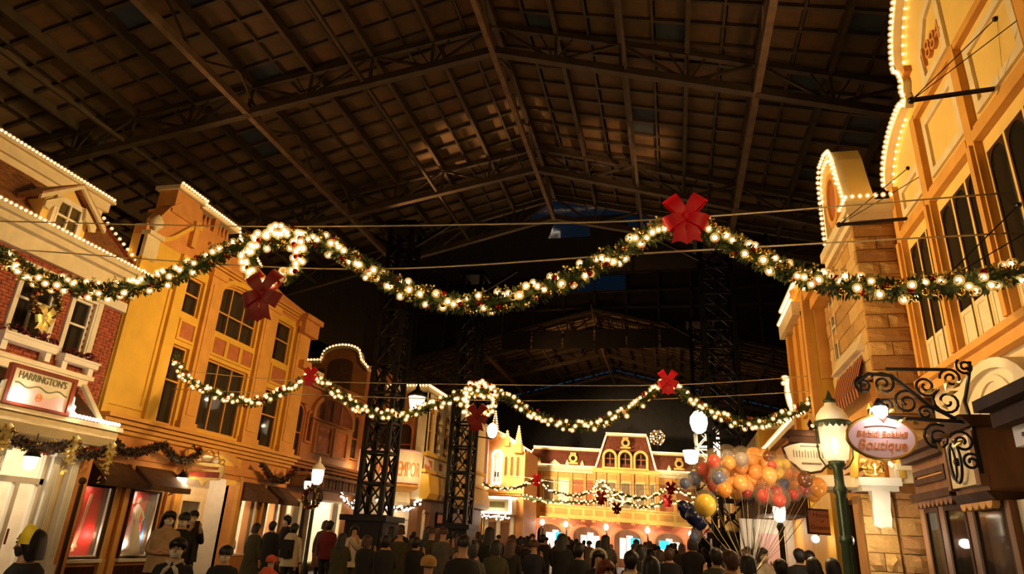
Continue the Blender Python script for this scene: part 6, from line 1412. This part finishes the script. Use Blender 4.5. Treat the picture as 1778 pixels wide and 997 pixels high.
DESC = dict(blue='clear balloon holding a blue one',red='clear balloon holding a red one',silver='clear silver-grey balloon',amber='deep amber balloon',yellow='small yellow balloon',orange='clear orange balloon',brown='small dark brown balloon',darkred='dark red balloon',navy='dark navy balloon')
strs = thing('string_bundle', 'bundle of thin balloon strings gathered in the seller hand below the bunch', 'strings', tuple(HAND))
for (x,y,z,rr,k) in BAL:
    lab, grp = blab[k], 'balloons of the bunch, '+k
    if k in DESC:
        i_ = CNT[k].index((x,y,z,rr,k)); n_ = len(CNT[k])
        lab = DESC[k]+(', leftmost of its colour in the bunch' if i_ == 0 else ', rightmost of its colour in the bunch' if i_ == n_-1 else ', '+ORD[i_]+' of its colour from the left of the bunch')
    if k == 'yellow' and rr > .19: lab, grp = 'big yellow balloon in a clear shell, low at the left of the bunch', None
    b = bpy.data.objects.new('balloon', ME_FILM if k not in ('peach','amber','navy','brown') else ME_IN[k]); COL.objects.link(b)
    rr *= .80 if k in ('peach','amber') else 1.0
    b.location = (x,y,z); b.scale = (rr,rr,rr*1.06); tag(b, lab, 'balloon', grp)
    if k not in ('peach','amber','navy','brown'): 
        s = .82 if (k == 'yellow' and rr > .19) else .62
        i = put('inner_balloon', ME_IN[k], b, loc=(0,0,-.12), scale=(s,s,s))
    p0 = Vector((x,y,z-rr*1.15)); mid = p0.lerp(HAND,.5)+Vector((0,0,-.08))
    MB().tube([tuple(p0),tuple(p0.lerp(HAND,.25)+Vector((0,0,-.05))),tuple(mid),tuple(HAND+Vector((rnd.uniform(-.03,.03),rnd.uniform(-.03,.03),0)))],.003,4).obj('balloon_string', M['wire' if rnd.random() < .2 else 'string'], strs)
point((.9,10.4,3.4), 90, GOLD, .3); point((1.6,10.7,2.1), 32, WARM, .2)  # added fill lights to brighten the balloon bunch, no lamps stand there

# ------------------------------------------------------------ people
SK = mat('skin', (.55,.30,.18), .55, 0, .06, 8); SK2 = mat('skin_tan', (.40,.20,.11), .55, 0, .06, 8)
HAIR = mat('black_hair', (.014,.010,.008), .45, 0, .3, 20); HAIR2 = mat('brown_hair', (.07,.03,.014), .45, 0, .3, 20); HAIR3 = mat('auburn_hair', (.16,.035,.015), .45, 0, .3, 20)
CL = {n: mat('cloth_'+n, c, .85, 0, .2, 9, .1) for n,c in dict(black=(.016,.014,.014),navy=(.02,.022,.04),brown=(.10,.055,.03),tan=(.42,.27,.14),cream=(.60,.50,.36),darkred=(.14,.012,.015),red=(.62,.10,.05),olive=(.055,.05,.022),grey=(.09,.08,.075),yellow=(.85,.60,.03),ochre=(.50,.26,.07),mask=(.72,.64,.52),jeans=(.03,.04,.07),darkmask=(.03,.022,.02)).items()}
def skeleton(arms):
    V, E, R = [], [], []
    def add(p, r, par=None):
        V.append(p); R.append(r if isinstance(r,tuple) else (r,r)); i = len(V)-1
        if par is not None: E.append((par,i))
        return i
    pel = add((0,0,.93),(.155,.115)); sp = add((0,.005,1.10),(.135,.10),pel); ch = add((0,.0,1.27),(.165,.115),sp); up = add((0,.01,1.38),(.12,.085),ch)
    nk = add((0,.005,1.455),(.056,.056),up); jw = add((0,-.015,1.525),(.064,.072),nk); hd = add((0,-.006,1.60),(.076,.092),jw); add((0,0,1.655),(.058,.07),hd)
    for s in (-1,1):
        hp = add((s*.09,0,.86),(.095,.10),pel); kn = add((s*.10,-.01,.49),(.062,.065),hp); an = add((s*.105,.015,.10),(.042,.045),kn); hl = add((s*.108,-.02,.045),(.042,.04),an); add((s*.12,-.15,.035),(.036,.025),hl)
        sh = add((s*.165,.01,1.365),(.068,.066),up)
        el, wr, pm, fd, out = arms(s)
        e = add(el,(.050,.050),sh); w = add(wr,(.034,.034),e); p = add(pm,(.034,.022),w)
        f = Vector(fd).normalized(); o = Vector(out).normalized()
        for k in range(4):
            b0 = Vector(pm)+f*.045+o*(.027-.018*k); L = (.075,.085,.08,.062)[k]
            i = add(tuple(b0),.0095,p); i = add(tuple(b0+f*L*.5),.0088,i); add(tuple(b0+f*L+Vector((0,-.012,-.004))),.0072,i)
        t0 = Vector(pm)+o*.036-f*.005; i = add(tuple(t0),.011,p); add(tuple(t0+o*.022+f*.045),.0085,i)
    return V,E,R
def down(s): return (s*.235,.03,1.10),(s*.25,-.03,.86),(s*.25,-.05,.79),(0,-.12,-1),(0,-1,0)
def phone(s): return (s*.22,-.08,1.12),(s*.11,-.27,1.32),(s*.09,-.31,1.385),(-s*.3,-.2,1),(-s*.8,-.4,.2)
def folded(s): return (s*.23,-.02,1.10),(s*.06,-.20,1.08),(-s*.01,-.215,1.09),(-s*1,-.1,.1),(0,-.2,1)
def oneup(s): return phone(s) if s > 0 else down(s)
def body_mesh(arms, name):
    V,E,R = skeleton(arms); me = bpy.data.meshes.new(name); me.from_pydata(V,E,[])
    o = bpy.data.objects.new(name, me); COL.objects.link(o)
    m = o.modifiers.new('skin','SKIN'); m.use_smooth_shade = True; m.branch_smoothing = .3
    for i,r in enumerate(R): me.skin_vertices[0].data[i].radius = r
    me.skin_vertices[0].data[0].use_root = True
    sd = o.modifiers.new('sub','SUBSURF'); sd.levels = 1; sd.render_levels = 1
    dg = bpy.context.evaluated_depsgraph_get(); out = bpy.data.meshes.new_from_object(o.evaluated_get(dg)); bpy.data.objects.remove(o)
    out.name = name; out.materials.clear()
    for q in (SK,CL['black'],CL['jeans'],CL['black']): out.materials.append(q)
    wr = [Vector(arms(s)[1]) for s in (-1,1)]; pm = [Vector(arms(s)[2]) for s in (-1,1)]; fd = [Vector(arms(s)[3]).normalized() for s in (-1,1)]
    for p in out.polygons:
        c = p.center; hand = any((c-w).dot((q-w).normalized()) > .005 and (c-q).length < .15 for w,q in zip(wr,pm))
        p.material_index = 0 if (c.z > 1.43 and abs(c.x) < .12) or hand else 3 if c.z < .10 else 2 if c.z < .90 else 1
    return out
BODY = {'down':body_mesh(down,'body'),'phone':body_mesh(phone,'body'),'folded':body_mesh(folded,'body'),'oneup':body_mesh(oneup,'body')}
def ell(mb, rows, n=16, gap=None, shift=0.0):
    """stack of ellipses (z, rx, ry, yoff)"""
    vs, fs = [], []
    for z,rx,ry,yo in rows:
        for k in range(n): a = 2*PI*(k+shift)/n; vs.append((rx*math.cos(a), yo+ry*math.sin(a), z))
    for i in range(len(rows)-1):
        for k in range(n): fs.append((i*n+k,i*n+(k+1)%n,(i+1)*n+(k+1)%n,(i+1)*n+k))
    mb.add(vs,fs); return mb
G = {}
G['coat_long'] = ell(MB(),[(.50,.27,.22,.01),(.75,.235,.19,.01),(.98,.20,.155,.01),(1.15,.195,.15,.005),(1.30,.215,.15,.01),(1.39,.185,.12,.015),(1.44,.09,.085,.01)]).mesh('coat',CL['black'],True)
G['coat_short'] = ell(MB(),[(.80,.215,.175,.01),(.98,.20,.16,.01),(1.15,.20,.155,.005),(1.30,.22,.155,.01),(1.39,.19,.125,.015),(1.445,.095,.09,.01)]).mesh('coat',CL['black'],True)
G['hood'] = ell(MB(),[(1.34,.14,.07,.13),(1.40,.15,.10,.10),(1.46,.12,.10,.075),(1.50,.09,.085,.055)]).mesh('hood',CL['black'],True)
def hair(rows, name): 
    m_ = MB(); ell(m_, rows, 18); n = 18; L = len(m_.v); m_.v.append((0,.01,rows[-1][0]+.012)); m_.f += [(L-n+k, L-n+(k+1)%n, L) for k in range(n)]
    return m_.mesh(name, HAIR, True)
G['hair_short'] = hair([(1.485,.058,.035,.052),(1.52,.072,.045,.052),(1.56,.090,.068,.042),(1.60,.100,.092,.022),(1.635,.101,.106,.004),(1.665,.090,.098,.004),(1.695,.062,.07,.005),(1.71,.03,.035,.006)],'hair')
G['hair_bob'] = hair([(1.47,.105,.06,.06),(1.52,.112,.075,.045),(1.57,.113,.085,.032),(1.61,.108,.098,.018),(1.64,.104,.108,.004),(1.67,.092,.1,.004),(1.70,.062,.07,.005),(1.715,.03,.035,.006)],'hair')
G['hair_long'] = hair([(1.28,.075,.025,.12),(1.36,.11,.045,.10),(1.45,.115,.06,.075),(1.52,.112,.075,.048),(1.58,.110,.088,.030),(1.62,.106,.1,.014),(1.65,.102,.107,.004),(1.68,.085,.09,.004),(1.705,.05,.055,.005)],'hair')
G['bun'] = MB().ball((0,.075,1.70),.055,10,7).mesh('hair_bun',HAIR,True)
G['cap'] = hair([(1.595,.104,.112,.006),(1.63,.108,.115,.006),(1.67,.103,.108,.008),(1.705,.078,.085,.01),(1.725,.04,.05,.01)],'knit_cap')
G['mask'] = ell(MB(),[(1.492,.045,.05,-.035),(1.515,.062,.068,-.030),(1.55,.074,.083,-.026),(1.572,.076,.082,-.022)],16).mesh('face_mask',CL['mask'],True)
_m = MB(); _m.box(WX,-.13,.13,.98,1.36,.13,.27).box(WX,-.10,.10,1.0,1.16,.27,.32); G['backpack'] = _m.mesh('backpack',CL['black'])
_m = MB()
for s in (-1,1): _m.tube([(s*.10,.15,1.36),(s*.11,.03,1.445),(s*.115,-.10,1.40),(s*.125,-.155,1.2),(s*.13,-.10,1.02),(s*.12,.13,1.0)],.016,6)
G['strap'] = _m.mesh('backpack_strap',CL['black'],True)
G['bag'] = MB().box(WX,.20,.30,.72,1.0,-.16,.16).mesh('shoulder_bag',CL['brown'])
G['bagstrap'] = MB().tube([(.25,.1,1.0),(.10,.12,1.35),(-.08,.02,1.44),(-.1,-.12,1.33),(.1,-.17,1.15),(.25,-.1,1.0)],.010,5).mesh('bag_strap',CL['brown'])
G['phone'] = MB().box(WX,-.04,.04,1.37,1.52,-.375,-.362).mesh('mobile_phone',CL['black'])
_m = MB()
for s in (-1,1): _m.tube([(s*.015,-.115,1.405),(s*.055,-.125,1.36),(s*.10,-.135,1.27)],[.02,.03,.014],6).tube([(s*.02,-.10,1.42),(s*.08,-.04,1.455),(s*.07,.06,1.46),(0,.085,1.46)],.02,6)
G['collar'] = _m.mesh('coat_collar',CL['cream'],True)
_m = MB()
for s in (-1,1): _m.ball((s*.032,-.094,1.605),.011,8,6)
G['eyes'] = _m.mesh('eyes',HAIR,True)
_m = MB()
for s in (-1,1): _m.tube([(s*.014,-.105,1.628),(s*.034,-.102,1.634),(s*.055,-.088,1.627)],.0045,5)
G['brows'] = _m.mesh('eyebrows',HAIR,True)
_m = MB().prism(Fr((0,0),(0,1),(1,0)),[(-.096,1.60),(-.122,1.556),(-.108,1.546),(-.09,1.548)],-.013,.013); G['nose'] = _m.mesh('nose',SK,True)
_m = MB()
for s in (-1,1): _m.ball((s*.083,.004,1.575),.028,8,6,(.35,.6,1))
G['ears'] = _m.mesh('ears',SK,True)
G['mouth'] = MB().tube([(-.024,-.094,1.517),(0,-.100,1.515),(.024,-.094,1.517)],[.003,.007,.003],6).mesh('mouth',mat('lips',(.35,.10,.08),.5),True)
_m = MB(); vs = []
for k in range(17):
    a = PI*(-.02+1.04*k/16); vs += [(.112*math.cos(a),.01-.02*math.sin(a),1.60+.118*math.sin(a)),(.118*math.cos(a),-.055+.01*math.sin(a),1.605+.150*math.sin(a)),(.112*math.cos(a),.035,1.60+.118*math.sin(a))]
_m.add(vs,[q for k in range(16) for q in ((3*k,3*k+3,3*k+4,3*k+1),(3*k+2,3*k+1,3*k+4,3*k+5))]); G['hatband'] = _m.mesh('yellow_headband',CL['yellow'],True)
_m = MB()
for k in range(11): a = PI*k/10; _m.ball((.115*math.cos(a),-.03,1.605+.115*math.sin(a)),.026,7,5)
G['flowerband'] = _m.mesh('flower_headband',CL['cream'],True)
def part(me, root, m=None):
    o = bpy.data.objects.new(me.name.split('.')[0], me); COL.objects.link(o); o.parent = root
    if m: o.material_slots[0].link = 'OBJECT'; o.material_slots[0].material = m
    return o
def person(label, x, y, h, rot=0.0, pose='down', top='black', bottom='jeans', hr='hair_short', hm=HAIR, coat='coat_short', mask=None, extra=(), group=None, skin=SK, face=False, colors={}):
    t = bpy.data.objects.new('person', None); COL.objects.link(t); s = h/1.70
    t.location = (x,y,0); t.rotation_euler = (0,0,rot); t.scale = (s,s,s); tag(t,label,'person',group)
    b = part(BODY[pose], t)
    for i,m_ in enumerate((skin,CL[top],CL[bottom],CL['black'])): b.material_slots[i].link = 'OBJECT'; b.material_slots[i].material = m_
    if coat: part(G[coat], t, CL[top])
    if hr: part(G[hr], t, hm)
    if face:
        for f in ('eyes','brows','nose','ears'): part(G[f], t, skin if f in ('nose','ears') else None)
        if not mask: part(G['mouth'], t)
    if mask: part(G['mask'], t, CL[mask])
    for e in extra: part(G[e], t, CL[colors[e]] if e in colors else None)
    return t
F_ = 0.0; AWAY = PI
person('person with a yellow headband, black hair and dark mask, nearest at far left, in profile', -4.50,4.2,1.44,-1.15,'down','black','jeans','hair_bob',HAIR,'coat_short','darkmask',('hatband',),face=True,skin=SK2)
person('person facing us in a white mask and pale coat collar, near left', -4.69,6.0,1.40,.45,'down','black','black','hair_short',HAIR,'coat_long','mask',('collar',),face=True)
person('person with a black fringe and white mask, head low at the frame edge, near left', -5.12,7.4,1.30,.55,'down','black','black','cap',HAIR,'coat_short','mask',(),face=True)
person('woman with long dark hair and tan jacket looking right beside the red display window', -7.85,9.7,1.70,.9,'folded','tan','black','hair_long',HAIR,'coat_short','mask',(),face=True)
person('man in a black cap, white mask and black coat before the arched shop door', -8.35,10.7,1.69,.45,'down','black','black','cap',HAIR,'coat_long','mask',(),face=True)
person('person in black raising a phone before the arched shop door', -9.25,12.1,1.77,.9,'phone','black','black','hair_short',HAIR,'coat_short','mask',('phone',),face=True)
person('person seen from behind in a pale hooded jacket with a black backpack', -8.1,14.0,1.63,AWAY,'down','cream','black','hair_short',HAIR,'coat_short',None,('hood','backpack','strap'),colors={'hood':'cream'})
person('person in a long olive coat, back turned, before the lit shop window', -9.68,15.0,1.60,AWAY-.3,'down','olive','black','hair_bob',HAIR,'coat_long')
person('person in a black coat right of the olive coat, before the lit shop window', -10.0,16.2,1.67,AWAY,'down','black','black','hair_short',HAIR,'coat_long')
person('tall person in black turning left with a white mask, near the slim lamp post', -10.1,17.0,1.84,-.9,'down','black','black','hair_short',HAIR,'coat_short','mask')
person('child in an orange-red hooded jacket, low at the frame edge', -5.49,9.0,1.16,AWAY,'down','red','black','cap',CL['red'],'coat_short',None,('hood',),colors={'hood':'red'})
person('woman walking in a cream jacket with a brown shoulder bag, before the near tower', -7.15,15.0,1.66,.5,'oneup','cream','brown','hair_bob',HAIR,'coat_short',None,('bag','bagstrap'))
person('person in a dark red jacket behind the woman with the shoulder bag', -8.82,17.0,1.76,AWAY,'down','darkred','black','hair_short',HAIR,'coat_short')
person('person in a brown coat next to the dark red jacket', -10.0,19.0,1.78,AWAY+.3,'down','brown','black','hair_bob',HAIR2,'coat_long')
person('long-haired person in a black top and olive skirt, right of the near tower', -7.09,17.0,1.70,AWAY,'down','black','olive','hair_long',HAIR,'coat_long')
person('person in a tan jacket with an ochre backpack, before the farther tower', -3.78,13.0,1.46,AWAY,'down','tan','brown','hair_bob',HAIR2,'coat_short',None,('backpack','strap'),colors={'backpack':'ochre','strap':'ochre'})
person('person facing us with a flowered headband, at the centre of the crowd', -.99,9.5,1.46,.1,'down','black','black','hair_long',HAIR,'coat_short',None,('flowerband',),face=True)
person('person in a cream top with black backpack straps, back turned, right of centre', -.50,8.5,1.48,AWAY-.3,'down','cream','black','hair_short',HAIR,'coat_short',None,('strap',))
person('person with auburn hair and a white mask low in front of the cream top', -.62,6.6,1.40,.7,'down','black','black','hair_bob',HAIR3,'coat_short','mask',face=True)
person('person in a black coat with a pale fur hood, back turned', -.25,7.6,1.44,AWAY,'down','black','black','hair_bob',HAIR,'coat_short',None,('hood',),colors={'hood':'cream'})
person('balloon seller with brown hair holding the balloon strings', 1.05,11.75,1.56,-.3,'phone','tan','brown','hair_short',HAIR2,'coat_short',face=True)
person('person in an ochre jacket with black hair just below the balloon seller', .86,9.2,1.50,AWAY,'down','ochre','black','hair_bob',HAIR,'coat_short')
person('person in cream behind the balloon seller, under the lit canopy', 1.50,13.2,1.60,.4,'down','cream','black','hair_bob',HAIR,'coat_short','mask')
person('person in grey with a pale shoulder, left of the small black lamp post', 1.25,9.3,1.47,AWAY,'down','grey','black','hair_short',HAIR,'coat_short')
for i,(x,y,h,lab) in enumerate(((2.0,12.6,1.62,'left'),(2.22,13.0,1.60,'right'))):
    person('black-coated person, '+lab+' one of the pair before the pale door', x,y,h,AWAY,'down','black','black','hair_short',HAIR,'coat_short')
for i,(x,y,h,lab) in enumerate(((1.75,10.0,1.50,'wide black coat left of the green lamp post, head low'),(2.02,10.2,1.50,'black coat close beside the green lamp post'))):
    person('person in a '+lab, x,y,h,AWAY,'down','black','black','hair_bob',HAIR,'coat_long')
person('person in a bright ochre coat far off near the hall arches', -4.78,24.0,1.74,.3,'down','ochre','brown','hair_short',HAIR2,'coat_short')
person('child with an orange hat low before the farther tower', -2.47,7.0,1.33,AWAY,'down','ochre','black','cap',CL['ochre'],'coat_short')
cr = random.Random(2024); spots = []
taken = [(o.location.x,o.location.y) for o in bpy.data.objects if o.name.startswith('person')]+[(-11,24.5),(-9.7,31),(2.05,27),(1.9,38.5),(-12.1,21.9),(-11.6,27.4),(2.5,18)]
tries = 0; base = list(taken)
while len(spots) < 92 and tries < 6000:
    tries += 1; y = 8+28*cr.random()**1.15; xl = -.42*y-1.0; xr = min(2.1, .13*y+.3); x = cr.uniform(max(xl,-10.2),xr)
    md = .62 if y > 12 else .75
    if y < 11 and x < -3.2: continue
    if any((x-a)**2+(y-b_)**2 < (1.45 if (a,b_) in base[-7:] else md if b_ < 20 else .6)**2 for a,b_ in taken): continue
    spots.append((x,y)); taken.append((x,y))
for i,(x,y) in enumerate(spots):
    top = cr.choice(['black','black','black','navy','grey','brown','olive','black']); h = cr.uniform(1.46,1.56) if y < 14 else cr.uniform(1.50,1.76)
    hk = cr.choice(['hair_short','hair_bob','hair_long','cap']); ck = cr.choice(['coat_short','coat_long']); q = x/y
    depth = 'near the camera' if y < 12 else 'in the front ranks' if y < 16 else 'in the middle ranks' if y < 22 else 'in the rear ranks' if y < 28 else 'far back'
    side = 'at left' if q < -.36 else 'left of centre' if q < -.24 else 'at centre' if q < -.12 else 'right of centre' if q < 0 else 'at right'
    lab = top+{'coat_short':' jacket','coat_long':' long coat'}[ck]+', '+{'hair_short':'short hair','hair_bob':'bobbed hair','hair_long':'long hair','cap':'knit cap'}[hk]+', crowd member '+side+' '+depth
    person(lab, x,y,h,AWAY+cr.uniform(-.5,.5),cr.choice(['down','down','folded','phone']),top,cr.choice(['black','jeans','grey']),hk,cr.choice([HAIR,HAIR,HAIR2]),ck,group='dark-clothed crowd in the street')
